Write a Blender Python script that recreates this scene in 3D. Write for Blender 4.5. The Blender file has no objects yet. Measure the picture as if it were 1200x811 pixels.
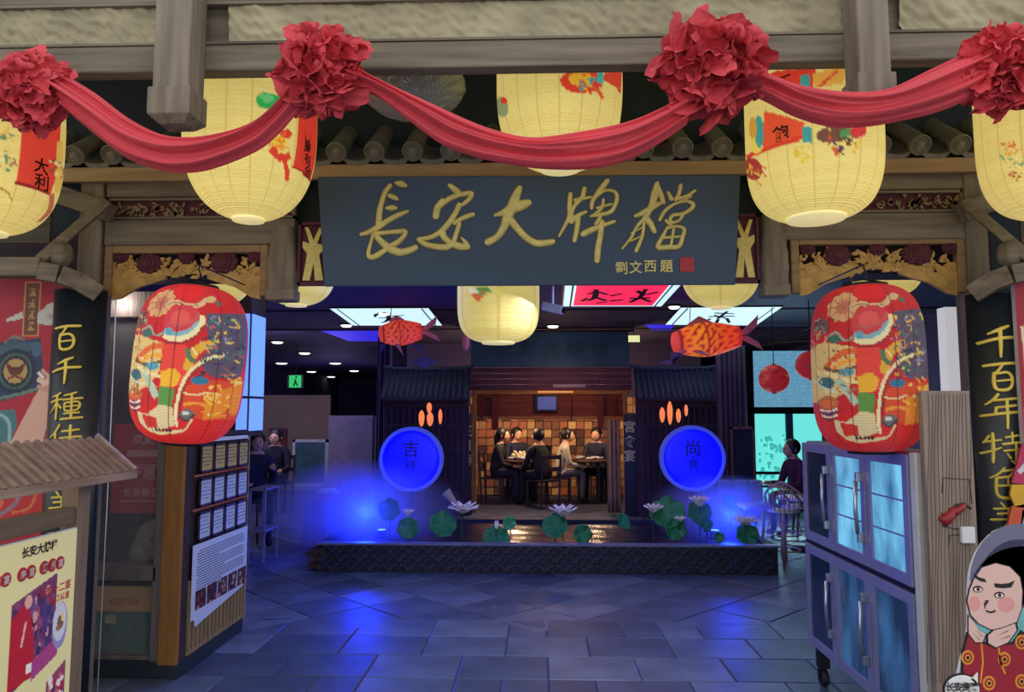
import bpy, bmesh, math, random
import numpy as np
from mathutils import Vector, Matrix
random.seed(7)
PI = math.pi
SC = bpy.context.scene
COL = SC.collection
# ------------------------------------------------------------------ camera
FPX = 867.0
cam = bpy.data.cameras.new('camera')
cam.sensor_width = 36.0; cam.lens = 36.0*FPX/1200.0; cam.clip_end = 200
camo = bpy.data.objects.new('camera', cam); COL.objects.link(camo)
camo.location = (0, 0, 1.6)
camo.rotation_euler = (math.radians(90+5.1), 0, math.radians(1.98))
SC.camera = camo
CR = camo.rotation_euler.to_matrix()
# ------------------------------------------------------------------ world, exposure
SC.view_settings.view_transform = 'Standard'; SC.view_settings.look = 'None'
SC.view_settings.exposure = 0.16; SC.view_settings.gamma = 1.0; SC.view_settings.use_curve_mapping = False
W = bpy.data.worlds.new('sky'); SC.world = W; W.use_nodes = True
W.node_tree.nodes['Background'].inputs[0].default_value = (.95, .97, 1.0, 1)
W.node_tree.nodes['Background'].inputs[1].default_value = 1.0
SC.cycles.volume_step_rate = 4
SC.cycles.max_bounces = 6
SC.cycles.sample_clamp_indirect = 4
def light(name, kind, loc, power, color, size=.5, target=None, size_y=None, spot=60, blend=.6):
    d = bpy.data.lights.new(name, kind); d.energy = power; d.color = color
    if kind == 'AREA':
        d.size = size
        if size_y: d.shape = 'RECTANGLE'; d.size_y = size_y
    elif kind == 'SPOT':
        d.shadow_soft_size = size; d.spot_size = math.radians(spot); d.spot_blend = blend
    else: d.shadow_soft_size = size
    o = bpy.data.objects.new(name, d); COL.objects.link(o); o.location = loc
    if target is not None:
        o.rotation_euler = (Vector(target)-Vector(loc)).to_track_quat('-Z', 'Y').to_euler()
    return o
BLUE = (.13, .22, 1.0)
light('blue_stage_light', 'AREA', (-1.5, 6.0, 2.85), 34, (.10,.22,1), 1.2, (-1.3, 5.6, 0))
light('blue_stage_light', 'AREA', (1.2, 6.4, 2.85), 15, (.28,.4,1), 1.2, (.9, 6, 0))
light('hall_fill', 'AREA', (.3, 4.9, 2.25), 14, (.66,.74,1), .9, (-.6, 4.9, 0))  # unseen fill, added to brighten the notice side and near floor
light('hall_fill', 'AREA', (0.3, 9.0, 2.8), 12, (.40,.36,1), 2.0, (.2, 9.4, 0))
light('hall_fill', 'AREA', (-5.0, 12.0, 2.8), 60, (.68,.62,1), 2.0, (-5.0, 14.5, .8))  # added fill so the far left wall is not black
light('hall_fill', 'POINT', (-4.6, 11.0, 1.3), 16, (.5,.42,1), .3)  # purple fill without a fixture, added to lift the far left ceiling
light('pond_light', 'POINT', (-1.9, 8.2, .5), 85, (.004,.02,1), .1)
light('pond_light', 'POINT', (2.1, 8.3, .48), 46, (.006,.03,1), .1)
light('hall_fill', 'POINT', (-5.5, 20.0, 1.4), 40, (.5,.42,1), .3)  # dim purple fill added for the deep end of the hall
light('case_fill', 'POINT', (-2.62, 4.56, 2.28), 9, (1,.86,.74), .08)  # warm fill added inside the case to brighten the red poster
light('pavilion_light', 'POINT', (-.4, 13.0, 1.8), 60, (1,.66,.38), .15)
light('pavilion_light', 'POINT', (1.0, 13.0, 1.8), 46, (1,.66,.40), .15)
light('pavilion_light', 'POINT', (.35, 11.1, 2.0), 9, (1,.62,.4), .1)  # this one is an added fill for the curtain, signs and floor in front
light('window_daylight', 'AREA', (3.6, 11.5, 1.2), 26, (.5,.85,1), 1.2, (3.0, 6, .3))

# ------------------------------------------------------------------ helpers
def P(u, v, Y):
    d = CR @ Vector(((u-600)/FPX, -(v-405.5)/FPX, -1))
    return Vector((0, 0, 1.6)) + d*(Y/d.y)
def PX(u, v, X):                      # the point of that sight line on the plane x = X
    d = CR @ Vector(((u-600)/FPX, -(v-405.5)/FPX, -1))
    return Vector((0, 0, 1.6)) + d*(X/d.x)
def PZ(u, v, Z):
    d = CR @ Vector(((u-600)/FPX, -(v-405.5)/FPX, -1))
    return Vector((0, 0, 1.6)) + d*((Z-1.6)/d.z)
def lin(c):
    return tuple(((x/255)/12.92 if x/255 <= .04045 else ((x/255+.055)/1.055)**2.4) for x in c)
class B:
    def __init__(s): s.v = []; s.f = []; s.m = []; s.mi = 0
    def add(s, vs, fs):
        n = len(s.v); s.v += [tuple(p) for p in vs]
        for f in fs: s.f.append(tuple(i+n for i in f)); s.m.append(s.mi)
        return s
    def box(s, a, b):
        x0, x1 = sorted((a[0], b[0])); y0, y1 = sorted((a[1], b[1])); z0, z1 = sorted((a[2], b[2]))
        return s.add([(x0,y0,z0),(x1,y0,z0),(x1,y1,z0),(x0,y1,z0),(x0,y0,z1),(x1,y0,z1),(x1,y1,z1),(x0,y1,z1)],
            [(0,3,2,1),(4,5,6,7),(0,1,5,4),(1,2,6,5),(2,3,7,6),(3,0,4,7)])
    def beam(s, p, q, w, h, up=(0,0,1), w2=None, h2=None):
        p, q = Vector(p), Vector(q); d = (q-p).normalized(); u = Vector(up)
        if abs(d.dot(u)) > .98: u = Vector((0,1,0))
        r = d.cross(u).normalized(); u = r.cross(d)
        w2 = w2 or w; h2 = h2 or h; vs = []
        for c, ww, hh in ((p,w,h),(q,w2,h2)):
            for a, b_ in ((-1,-1),(1,-1),(1,1),(-1,1)): vs.append(c + r*a*ww/2 + u*b_*hh/2)
        return s.add(vs, [(0,1,2,3),(7,6,5,4),(0,4,5,1),(1,5,6,2),(2,6,7,3),(3,7,4,0)])
    def tube(s, pts, r, n=8, cap=True):
        pts = [Vector(p) for p in pts]; rs = r if isinstance(r, (list, tuple)) else [r]*len(pts)
        vs = []; fs = []; pr = None
        for i, p in enumerate(pts):
            d = (pts[min(i+1, len(pts)-1)] - pts[max(i-1, 0)]).normalized()
            if pr is None:
                a = Vector((0,0,1)) if abs(d.z) < .9 else Vector((1,0,0)); x = d.cross(a).normalized()
            else: x = (pr - d*pr.dot(d)).normalized()
            pr = x; y = d.cross(x)
            for k in range(n):
                t = 2*PI*k/n; vs.append(p + (x*math.cos(t)+y*math.sin(t))*rs[i])
        for i in range(len(pts)-1):
            for k in range(n):
                a = i*n+k; b_ = i*n+(k+1)%n; fs.append((a, b_, b_+n, a+n))
        if cap: fs.append(tuple(range(n-1, -1, -1))); fs.append(tuple(range((len(pts)-1)*n, len(pts)*n)))
        return s.add(vs, fs)
    def lathe(s, prof, c, n=24, axis='z'):
        vs = []; fs = []; c = Vector(c)
        for r, h in prof:
            for k in range(n):
                t = 2*PI*k/n; a, b_ = r*math.cos(t), r*math.sin(t)
                vs.append(c + (Vector((a,b_,h)) if axis == 'z' else Vector((a,h,b_)) if axis == 'y' else Vector((h,a,b_))))
        m = len(prof)
        for i in range(m-1):
            for k in range(n):
                a = i*n+k; b_ = i*n+(k+1)%n; fs.append((a, b_, b_+n, a+n))
        if prof[0][0] > 1e-5: fs.append(tuple(range(n-1,-1,-1)))
        if prof[-1][0] > 1e-5: fs.append(tuple(range((m-1)*n, m*n)))
        return s.add(vs, fs)
    def prism(s, pts, vec):
        n = len(pts); vec = Vector(vec); pts = [Vector(p) for p in pts]
        return s.add(pts+[p+vec for p in pts], [tuple(range(n)), tuple(range(2*n-1, n-1, -1))] + [(i, i+n, (i+1)%n+n, (i+1)%n) for i in range(n)])
    def grid(s, fn, nu, nv, closed=False):
        vs = [fn(i/(nu-1) if not closed else i/nu, j/(nv-1)) for j in range(nv) for i in range(nu)]
        fs = []
        for j in range(nv-1):
            for i in range(nu if closed else nu-1):
                a = j*nu+i; b_ = j*nu+(i+1)%nu; fs.append((a, b_, b_+nu, a+nu))
        return s.add(vs, fs)
    def blob(s, c, r, n=12, m=8, fn=None):
        c = Vector(c); r = (r,r,r) if not isinstance(r, (tuple, list)) else r
        def f(a, b_):
            t = a*2*PI; p = b_*PI; k = fn(t, p) if fn else 1
            return c + Vector((r[0]*math.cos(t)*math.sin(p), r[1]*math.sin(t)*math.sin(p), r[2]*math.cos(p)))*k
        return s.grid(f, n, m, True)
    def obj(s, name, mat, parent=None, smooth=False, bevel=0, origin=None, solid=0):
        me = bpy.data.meshes.new(name)
        v = np.array([tuple(p) for p in s.v], dtype=float)
        if parent is not None: org = Vector(parent['_o'])
        else:
            org = Vector(origin) if origin else Vector(((v[:,0].min()+v[:,0].max())/2, (v[:,1].min()+v[:,1].max())/2, v[:,2].min()))
        v = v - np.array(org)
        me.from_pydata(v.tolist(), [], s.f)
        mats = mat if isinstance(mat, (list, tuple)) else [mat]
        for m_ in mats: me.materials.append(m_)
        if len(mats) > 1: me.polygons.foreach_set('material_index', s.m)
        if bevel or True:
            bm = bmesh.new(); bm.from_mesh(me)
            bmesh.ops.recalc_face_normals(bm, faces=bm.faces)
            bm.to_mesh(me); bm.free()
        if smooth: me.polygons.foreach_set('use_smooth', [True]*len(me.polygons))
        o = bpy.data.objects.new(name, me); COL.objects.link(o)
        if parent is None: o.location = org
        else: o.parent = parent
        o['_o'] = tuple(org)
        if bevel:
            b_ = o.modifiers.new('bevel', 'BEVEL'); b_.width = bevel; b_.segments = 2; b_.limit_method = 'ANGLE'
        if solid:
            b_ = o.modifiers.new('solid', 'SOLIDIFY'); b_.thickness = solid; b_.offset = 0
        return o
def tag(o, label, cat, group=None, kind=None):
    if label: o['label'] = label
    if cat: o['category'] = cat
    if group: o['group'] = group
    if kind: o['kind'] = kind
    return o
def thing(name, loc, label, cat, group=None):
    o = bpy.data.objects.new(name, None); COL.objects.link(o); o.location = loc; o.empty_display_size = .1
    o['_o'] = tuple(loc); return tag(o, label, cat, group)
def struct(name, b, mat, **k):
    o = b.obj(name, mat, **k); o['kind'] = 'structure'; return o
def dup(o, shift=(0,0,0), label=None, parent=None):
    c = o.copy(); COL.objects.link(c)
    if parent is None: c.location = Vector(o.location)+Vector(shift)
    else: c.parent = parent
    if label: c['label'] = label
    for ch in [x for x in o.children]: dup(ch, parent=c)
    return c
# ------------------------------------------------------------------ materials
def newmat(name):
    m = bpy.data.materials.new(name); m.use_nodes = True
    nt = m.node_tree; return m, nt, nt.nodes['Principled BSDF']
def setp(p, key, v):
    if key in p.inputs: p.inputs[key].default_value = v
def plain(name, c, rough=.6, metal=0, var=.15, scale=8, bump=0, bscale=30, emit=0, ecol=None, spec=.5, coords='Object', stretch=(1,1,1), alpha=None, trans=0):
    m, nt, p = newmat(name); c = lin(c)
    p.inputs['Roughness'].default_value = rough; p.inputs['Metallic'].default_value = metal
    setp(p, 'Specular IOR Level', spec)
    tc = nt.nodes.new('ShaderNodeTexCoord'); mp = nt.nodes.new('ShaderNodeMapping'); mp.inputs['Scale'].default_value = stretch
    nt.links.new(tc.outputs[coords], mp.inputs[0])
    no = nt.nodes.new('ShaderNodeTexNoise'); no.inputs['Scale'].default_value = scale; no.inputs['Detail'].default_value = 5
    nt.links.new(mp.outputs[0], no.inputs[0])
    r = nt.nodes.new('ShaderNodeValToRGB'); r.color_ramp.elements[0].position = .3; r.color_ramp.elements[1].position = .7
    r.color_ramp.elements[0].color = (*[x*(1-var) for x in c], 1); r.color_ramp.elements[1].color = (*[min(1, x*(1+var)) for x in c], 1)
    nt.links.new(no.outputs[0], r.inputs[0]); nt.links.new(r.outputs[0], p.inputs['Base Color'])
    if bump:
        n2 = nt.nodes.new('ShaderNodeTexNoise'); n2.inputs['Scale'].default_value = bscale; n2.inputs['Detail'].default_value = 6
        nt.links.new(mp.outputs[0], n2.inputs[0])
        bp = nt.nodes.new('ShaderNodeBump'); bp.inputs['Strength'].default_value = bump; bp.inputs['Distance'].default_value = .01
        nt.links.new(n2.outputs[0], bp.inputs['Height']); nt.links.new(bp.outputs[0], p.inputs['Normal'])
    if emit:
        e = lin(ecol) if ecol else c
        setp(p, 'Emission Color', (*e, 1)); setp(p, 'Emission Strength', emit)
    if trans: setp(p, 'Transmission Weight', trans)
    if alpha is not None: p.inputs['Alpha'].default_value = alpha
    return m
def wood(name, c, axis=0, var=.35, rough=.75, fine=1.0, bump=.5):
    st = [14*fine]*3; st[axis] = 1.2*fine
    return plain(name, c, rough, 0, var, 1.6, bump, 3.5, stretch=tuple(st), spec=.25)
def vcol(name, emit=0, rough=.6, ribs=0, edge=None, trans=0):
    m, nt, p = newmat(name)
    a = nt.nodes.new('ShaderNodeAttribute'); a.attribute_name = 'Col'
    nt.links.new(a.outputs['Color'], p.inputs['Base Color']); p.inputs['Roughness'].default_value = rough
    if emit:
        nt.links.new(a.outputs['Color'], p.inputs['Emission Color']); setp(p, 'Emission Strength', emit)
    if ribs:
        tc = nt.nodes.new('ShaderNodeTexCoord'); w = nt.nodes.new('ShaderNodeTexWave'); w.bands_direction = 'Z'
        w.inputs['Scale'].default_value = ribs; w.inputs['Distortion'].default_value = .6; w.inputs['Detail'].default_value = 1
        nt.links.new(tc.outputs['Object'], w.inputs[0])
        bp = nt.nodes.new('ShaderNodeBump'); bp.inputs['Strength'].default_value = .8; bp.inputs['Distance'].default_value = .004
        nt.links.new(w.outputs[0], bp.inputs['Height']); nt.links.new(bp.outputs[0], p.inputs['Normal'])
    return m
def emis(name, c, s=1.0):
    m, nt, p = newmat(name); c = lin(c); p.inputs['Base Color'].default_value = (*[x*.5 for x in c], 1)
    setp(p, 'Emission Color', (*c, 1)); setp(p, 'Emission Strength', s); return m
# ------------------------------------------------------------------ drawing (flat print as vertex colour)
class Canvas:
    def __init__(s, w, h, base, x0=0, y0=0, x1=None, y1=None):
        s.w, s.h = w, h; s.a = np.ones((h, w, 3))*np.array(base, float)
        s.x0, s.y0 = x0, y0; s.x1 = w if x1 is None else x1; s.y1 = h if y1 is None else y1; s.tf = None
    def T(s, pts):
        pts = np.array(pts, float)
        if s.tf: pts = np.array([s.tf(*p) for p in pts])
        return np.stack([(pts[:,0]-s.x0)/(s.x1-s.x0)*s.w, (pts[:,1]-s.y0)/(s.y1-s.y0)*s.h], 1)
    def _fill(s, q, col, al=1):
        xa, xb = int(max(0, math.floor(q[:,0].min()))), int(min(s.w, math.ceil(q[:,0].max())+1))
        ya, yb = int(max(0, math.floor(q[:,1].min()))), int(min(s.h, math.ceil(q[:,1].max())+1))
        if xa >= xb or ya >= yb: return
        X, Y = np.meshgrid(np.arange(xa, xb)+.5, np.arange(ya, yb)+.5); ins = np.zeros(X.shape, bool)
        n = len(q); j = n-1
        for i in range(n):
            xi, yi = q[i]; xj, yj = q[j]
            if yi != yj:
                ins ^= ((yi > Y) != (yj > Y)) & (X < (xj-xi)*(Y-yi)/(yj-yi)+xi)
            j = i
        r = s.a[ya:yb, xa:xb]; r[ins] = r[ins]*(1-al)+np.array(col, float)*al
    def poly(s, pts, col, al=1): s._fill(s.T(pts), col, al)
    def ell(s, x, y, rx, ry, col, al=1, rot=0, n=24, wob=0, k=6):
        c, sn = math.cos(rot), math.sin(rot); pts = []
        for i in range(n):
            t = 2*PI*i/n; m = 1+wob*math.sin(k*t); a, b_ = rx*m*math.cos(t), ry*m*math.sin(t)
            pts.append((x+a*c-b_*sn, y+a*sn+b_*c))
        s.poly(pts, col, al)
    def line(s, pts, w, col, al=1):
        pts = [Vector(p) for p in smooth(pts, 4)] if len(pts) > 2 else [Vector(p) for p in pts]
        for a, b_ in zip(pts[:-1], pts[1:]):
            d = b_-a
            if d.length < 1e-6: continue
            d.normalize(); n = Vector((-d.y, d.x))*w/2; e = d*w*.25
            s.poly([a-e+n, b_+e+n, b_+e-n, a-e-n], col, al)
    def rect(s, x0, y0, x1, y1, col, al=1): s.poly([(x0,y0),(x1,y0),(x1,y1),(x0,y1)], col, al)
    def glyph(s, x, y, sz, col, w=None, seed=0):      # a small unreadable character: a few crossing strokes
        r = random.Random(seed); w = w or sz*.12
        for k in range(3):
            yy = y-sz*.4+sz*.4*k; s.line([(x-sz*.4*r.uniform(.5,1), yy), (x+sz*.4*r.uniform(.5,1), yy-sz*.04)], w, col)
        xx = x+sz*r.uniform(-.15,.15); s.line([(xx, y-sz*.5), (xx, y+sz*.45)], w, col)
        s.line([(x, y), (x-sz*.4, y+sz*.45)], w, col); s.line([(x, y), (x+sz*.4, y+sz*.45)], w, col)
    def sample(s, u, v):
        i = min(s.w-1, max(0, int(u*s.w))); j = min(s.h-1, max(0, int(v*s.h))); return s.a[j, i]
def smooth(pts, n=4):
    out = []; pts = [tuple(p) for p in pts]; q = [pts[0]]+pts+[pts[-1]]
    for i in range(1, len(q)-2):
        for k in range(n):
            t = k/n; o = []
            for a, b_, c, d in zip(q[i-1], q[i], q[i+1], q[i+2]):
                o.append(.5*((2*b_)+(-a+c)*t+(2*a-5*b_+4*c-d)*t*t+(-a+3*b_-3*c+d)*t**3))
            out.append(tuple(o))
    out.append(pts[-1]); return out
def paint(o, cv, uvs):
    me = o.data; at = me.color_attributes.new('Col', 'FLOAT_COLOR', 'POINT'); out = np.ones((len(uvs), 4))
    uv = np.array(uvs); i = np.clip((uv[:,0]*cv.w).astype(int), 0, cv.w-1); j = np.clip((uv[:,1]*cv.h).astype(int), 0, cv.h-1)
    c = cv.a[j, i]/255.0; out[:, :3] = np.where(c <= .04045, c/12.92, ((c+.055)/1.055)**2.4)
    at.data.foreach_set('color', out.ravel())
def printed(name, cv, fn, nu, nv, mat, parent=None):
    b = B(); b.grid(fn, nu, nv); o = b.obj(name, mat, parent)
    paint(o, cv, [(i/(nu-1), j/(nv-1)) for j in range(nv) for i in range(nu)]); return o
# brush strokes: (x, y, width) lists -> domed ribbons in relief
def strokes(name, ss, fn, mat, parent, relief=.006, n=4, k_=1.0, add=0):
    b = B()
    for st in ss:
        p = smooth(st, n); m = len(p)
        cs = []
        for i in range(m):
            a, c = p[max(0, i-1)], p[min(m-1, i+1)]; dx, dy = c[0]-a[0], c[1]-a[1]; L = math.hypot(dx, dy) or 1
            cs.append((p[i][0], p[i][1], -dy/L, dx/L, (p[i][2]*k_+add)/2, dx/L, dy/L))
        rows = []
        x, y, nx, ny, w, tx, ty = cs[0]
        for k, f_ in ((.75, .5), (.4, .85)): rows.append((x-tx*w*k, y-ty*w*k, nx, ny, w*f_))
        rows += [c[:5] for c in cs]
        x, y, nx, ny, w, tx, ty = cs[-1]
        for k, f_ in ((.4, .85), (.75, .5)): rows.append((x+tx*w*k, y+ty*w*k, nx, ny, w*f_))
        vs = []; fs = []
        for x, y, nx, ny, w in rows:
            vs += [fn(x-nx*w, y-ny*w, 0), fn(x-nx*w*.6, y-ny*w*.6, relief*.8), fn(x, y, relief), fn(x+nx*w*.6, y+ny*w*.6, relief*.8), fn(x+nx*w, y+ny*w, 0)]
        for i in range(len(rows)-1):
            for k in range(4): a = i*5+k; fs.append((a, a+1, a+6, a+5))
        b.add(vs, fs)
    return b.obj(name, mat, parent)
_tc = {}
def text(name, s, org, right, up, size, mat, parent, depth=.002, bold=.0, sx=1.0, vertical=False):
    """s centred on org; size = height of one character; right/up unit vectors"""
    key = (s, bold, vertical)
    if key not in _tc:
        c = bpy.data.curves.new('t', 'FONT'); c.body = '\n'.join(s) if vertical else s; c.resolution_u = 2; c.offset = bold
        c.space_line = .86 if vertical else 1
        o = bpy.data.objects.new('t', c); me = bpy.data.meshes.new_from_object(o)
        v = np.array([tuple(x.co) for x in me.vertices]); f = [tuple(p.vertices) for p in me.polygons]
        v -= (v.min(0)+v.max(0))/2
        bpy.data.objects.remove(o); bpy.data.meshes.remove(me); bpy.data.curves.remove(c); _tc[key] = (v, f)
    v, f = _tc[key]; org, right, up = Vector(org), Vector(right).normalized(), Vector(up).normalized(); nn = right.cross(up)
    b = B(); b.add([org+right*p[0]*size*sx+up*p[1]*size+nn*depth for p in v], f)
    me_o = b.obj(name, mat, parent)
    return me_o
# ------------------------------------------------------------------ materials used by the setting
GREYWOOD = wood('grey_wood', (124,114,98), 0, .34)
GREYWOODV = wood('grey_wood_vertical', (130,119,104), 2, .34)
GREYWOODY = wood('grey_wood_depth', (128,118,102), 1, .34)
TANWOOD = wood('tan_wood', (150,124,88), 0, .22)
TANWOODV = wood('tan_wood_vertical', (146,120,84), 2, .22)
ORANGEWOOD = wood('orange_wood', (150,104,58), 2, .2)
BROWNW = wood('brown_wood', (112,62,38), 0, .3)
DARKW = wood('dark_wood', (64,50,60), 0, .3)
BLACKM = plain('black_metal', (26,26,30), .45, .4, .1)
DARKWALL = plain('dark_wall', (72,60,96), .8, 0, .2, 1.5)
CEILM = plain('dark_ceiling', (66,58,92), .7, 0, .2, 2)
PLASTER = plain('plaster', (164,154,124), .95, 0, .22, 5, 1.6, 14)
BEIGE = plain('beige_wall', (120,104,96), .85, 0, .1, 2)
WHITEP = plain('white_paint', (222,222,226), .5, 0, .04)
STEEL = plain('steel', (200,202,206), .3, .9, .08)
RED = plain('red_print', (186,30,46), .6, 0, .08)
GOLD = plain('gold_leaf', (214,198,118), .45, .15, .14, 30, .3)
GOLDB = plain('bright_gold', (232,204,84), .45, .2, .1, 30)
BLACKP = plain('black_lacquer', (34,40,46), .35, 0, .15, 6)
FLOORB = plain('floor_joint', (56,62,82), .7)
# ------------------------------------------------------------------ floor with slate tiles
fl = struct('floor', B().box((-9, -2, -.06), (9, 30, -.008)), FLOORB)
slates = [plain('slate_%d' % i, c, .42, 0, .32, 3.0, .25, 12, spec=.55) for i, c in enumerate([(90,100,122),(76,86,110),(102,110,130),(84,90,112),(66,76,100)])]
def tile_mesh(w, d, m, seed):
    r = random.Random(seed); g = .004; b = B()
    x, y = w/2-g, d/2-g; t = .004
    b.add([(-x,-y,-.01),(x,-y,-.01),(x,y,-.01),(-x,y,-.01),(-x,-y,-t),(x,-y,-t),(x,y,-t),(-x,y,-t),(-x+.006,-y+.006,0),(x-.006,-y+.006,0),(x-.006,y-.006,0),(-x+.006,y-.006,0)],
      [(0,1,5,4),(1,2,6,5),(2,3,7,6),(3,0,4,7),(4,5,9,8),(5,6,10,9),(6,7,11,10),(7,4,8,11),(8,9,10,11)])
    me = bpy.data.meshes.new('slate_tile'); me.from_pydata(b.v, [], b.f); me.materials.append(m); return me
TM = [[tile_mesh(w, d, s, i) for i, s in enumerate(slates)] for w, d in ((.56,.42),(.28,.42),(.5,.5))]
fo = Vector(fl['_o'])
def put_tile(me, x, y, rz=0):
    o = bpy.data.objects.new('slate_tile', me); COL.objects.link(o); o.parent = fl
    o.location = Vector((x, y, random.uniform(-.0012, .0004)))-fo; o.rotation_euler = (random.uniform(-.0025,.0025), random.uniform(-.0025,.0025), rz)
n = 0
for j in range(6):
    y = 3.35+.42*(j+.5); x = -3.3+(j%2)*.28
    while x < 3.1:
        w = 0 if random.random() > .3 else 1; ww = (.56, .28)[w]
        put_tile(random.choice(TM[w]), x+ww/2, y); x += ww; n += 1
h = .5*math.sqrt(2)/2
for a in range(-14, 15):
    for c in range(0, 18):
        x = a*h; y = 5.87+.02+c*h
        if (a+c) % 2 or abs(x) > 4.4: continue
        if y < 6.2 and False: continue
        if -2.1 < x < 2.3 and 7.85 < y < 9.4: continue
        if y > 9.4 and abs(x) > 3.4: continue
        put_tile(random.choice(TM[2]), x, y, PI/4); n += 1
# triangular gap between the straight and the diagonal field stays joint-coloured base, lifted flush
struct('trim_1', B().box((-3.3, 5.87, -.008), (3.2, 5.895, -.001)), slates[1])
# ------------------------------------------------------------------ shell of the hall
struct('ceiling', B().box((-9, 4.3, 2.95), (9, 30, 3.05)), CEILM)
struct('wall_back', B().box((-9, 29.5, 0), (9, 29.6, 2.95)), DARKWALL)
struct('wall_left', B().box((-8.1, 4.3, 0), (-8, 29.5, 2.95)), DARKWALL)
struct('wall_right', B().box((5.4, 4.3, 0), (5.5, 29.5, 2.95)), DARKWALL)
# facade walls beyond the carved bays and above them
struct('wall_front', B().box((-9, 4.12, 0), (-3.3, 4.3, 2.95)).box((2.5, 4.12, 0), (9, 4.3, 2.95)).box((-3.3, 4.12, 2.62), (2.5, 4.3, 3.7)), plain('porch_wall', (44,54,62), .8))
struct('trim_2', B().box((-3.3, 4.1, 2.36), (2.5, 4.3, 2.62)), DARKW)
# porch: its dark soffit over the lanterns and the wall above the tiled eave
struct('ceiling.001', B().box((-5, 2.86, 3.62), (5, 7.2, 3.7)), plain('porch_soffit', (46,54,60), .8))
struct('wall_front.001', B().box((-5, 7.1, 2.96), (5, 7.2, 3.62)), plain('roof_void', (40,50,58), .8))
# ------------------------------------------------------------------ porch beam, posts
bm_ = thing('porch_beam', (0, 2.85, 2.87), 'long weathered grey wooden beam with plaster infill above the garland', 'beam')
z0 = P(600, 77.5, 2.8).z; z1 = P(600, 46, 2.8).z; z2 = P(600, -4, 2.8).z
B().box((-3.4, 2.8, z0), (3.4, 2.875, z1)).obj('rail', GREYWOOD, bm_, bevel=.008)
B().box((-3.4, 2.8, z2), (3.4, 2.875, z2+.3)).obj('rail', GREYWOOD, bm_, bevel=.008)
B().box((-3.4, 2.795, z1), (3.4, 2.82, z1+.01)).obj('moulding', GREYWOOD, bm_)
B().box((-3.4, 2.795, z2-.01), (3.4, 2.82, z2)).obj('moulding', GREYWOOD, bm_)
def plaster(x0, x1):
    r = random.Random(int(x0*100)); ph = [(r.uniform(8,30), r.uniform(15,60), r.uniform(0,6)) for _ in range(7)]+[(r.uniform(40,110), r.uniform(60,160), r.uniform(0,6)) for _ in range(7)]
    def f(a, b_):
        x = x0+(x1-x0)*a; z = z1+.01+(z2-z1-.02)*b_
        d = sum(math.sin(p*x+q*z+t+1.5*math.sin(q*.5*x)) for p, q, t in ph)*.0017
        return (x, 2.815+d, z)
    b = B(); b.grid(f, 260, 36); return b.obj('plaster_panel', PLASTER, bm_, True)
for a, b_ in ((-3.3, -1.48), (-1.24, 1.2), (1.42, 3.3)): plaster(a, b_)
B().box((-3.4, 2.85, z1-.01), (3.4, 2.87, z2+.01)).obj('backing', GREYWOOD, bm_)
def hanging_post(u0, u1, vb, label):
    Y = 2.66; x0 = P(u0, 110, Y).x; x1 = P(u1, 110, Y).x; zb = P(600, vb, Y).z
    t = thing('hanging_post', ((x0+x1)/2, Y+.07, zb), label, 'post', 'hanging posts of the porch beam')
    B().box((x0+.008, Y+.005, zb+.13), (x1-.008, Y+.14, 3.35)).obj('shaft', GREYWOODV, t, bevel=.008)
    b = B(); o = .004; c = .03
    b.add([(x0-o, Y-o, zb+.03),(x1+o, Y-o, zb+.03),(x1+o, Y+.144, zb+.03),(x0-o, Y+.144, zb+.03),(x0-o, Y-o, zb+.135),(x1+o, Y-o, zb+.135),(x1+o, Y+.144, zb+.135),(x0-o, Y+.144, zb+.135),
           (x0+c, Y+c, zb),(x1-c, Y+c, zb),(x1-c, Y+.144-c, zb),(x0+c, Y+.144-c, zb)],
          [(0,1,5,4),(1,2,6,5),(2,3,7,6),(3,0,4,7),(4,5,6,7),(0,1,9,8),(1,2,10,9),(2,3,11,10),(3,0,8,11),(8,9,10,11)])
    b.obj('drop_end', GREYWOODV, t, bevel=.004)
hanging_post(174, 222, 136, 'thick grey hanging post with chamfered end, above the swag next to the green-dotted lantern')
hanging_post(1007, 1050, 132, 'thick grey hanging post whose lower end is wrapped by the rising red swag')
# ------------------------------------------------------------------ tiled eave
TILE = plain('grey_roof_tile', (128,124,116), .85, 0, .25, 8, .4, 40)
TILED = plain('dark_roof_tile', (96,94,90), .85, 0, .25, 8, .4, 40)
ev = thing('tiled_eave', (0, 3.95, 2.86), 'long dark eave of round grey roof tiles above the calligraphy sign', 'roof')
XL, XR = P(40, 180, 3.9).x-1.0, P(1160, 180, 3.9).x+.9
zt = P(600, 174, 3.9).z; ze0 = P(600, 207, 3.93).z; ze1 = P(600, 190, 3.93).z
EAVEB = wood('eave_board', (178,148,112), 0, .2)
B().box((XL, 3.93, ze0), (XR, 3.97, ze1)).obj('eave_board', EAVEB, ev, bevel=.005)
sl = math.radians(36); pit = .2075; k = 0
x = P(440, 174, 3.9).x-12*pit
T1 = TM2 = None
def shared(name, me, mat_, loc, parent, rx=0):
    o = bpy.data.objects.new(name, me); COL.objects.link(o); o.parent = parent; o.location = Vector(loc)-Vector(parent['_o']); o.rotation_euler = (rx, 0, 0); return o
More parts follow.
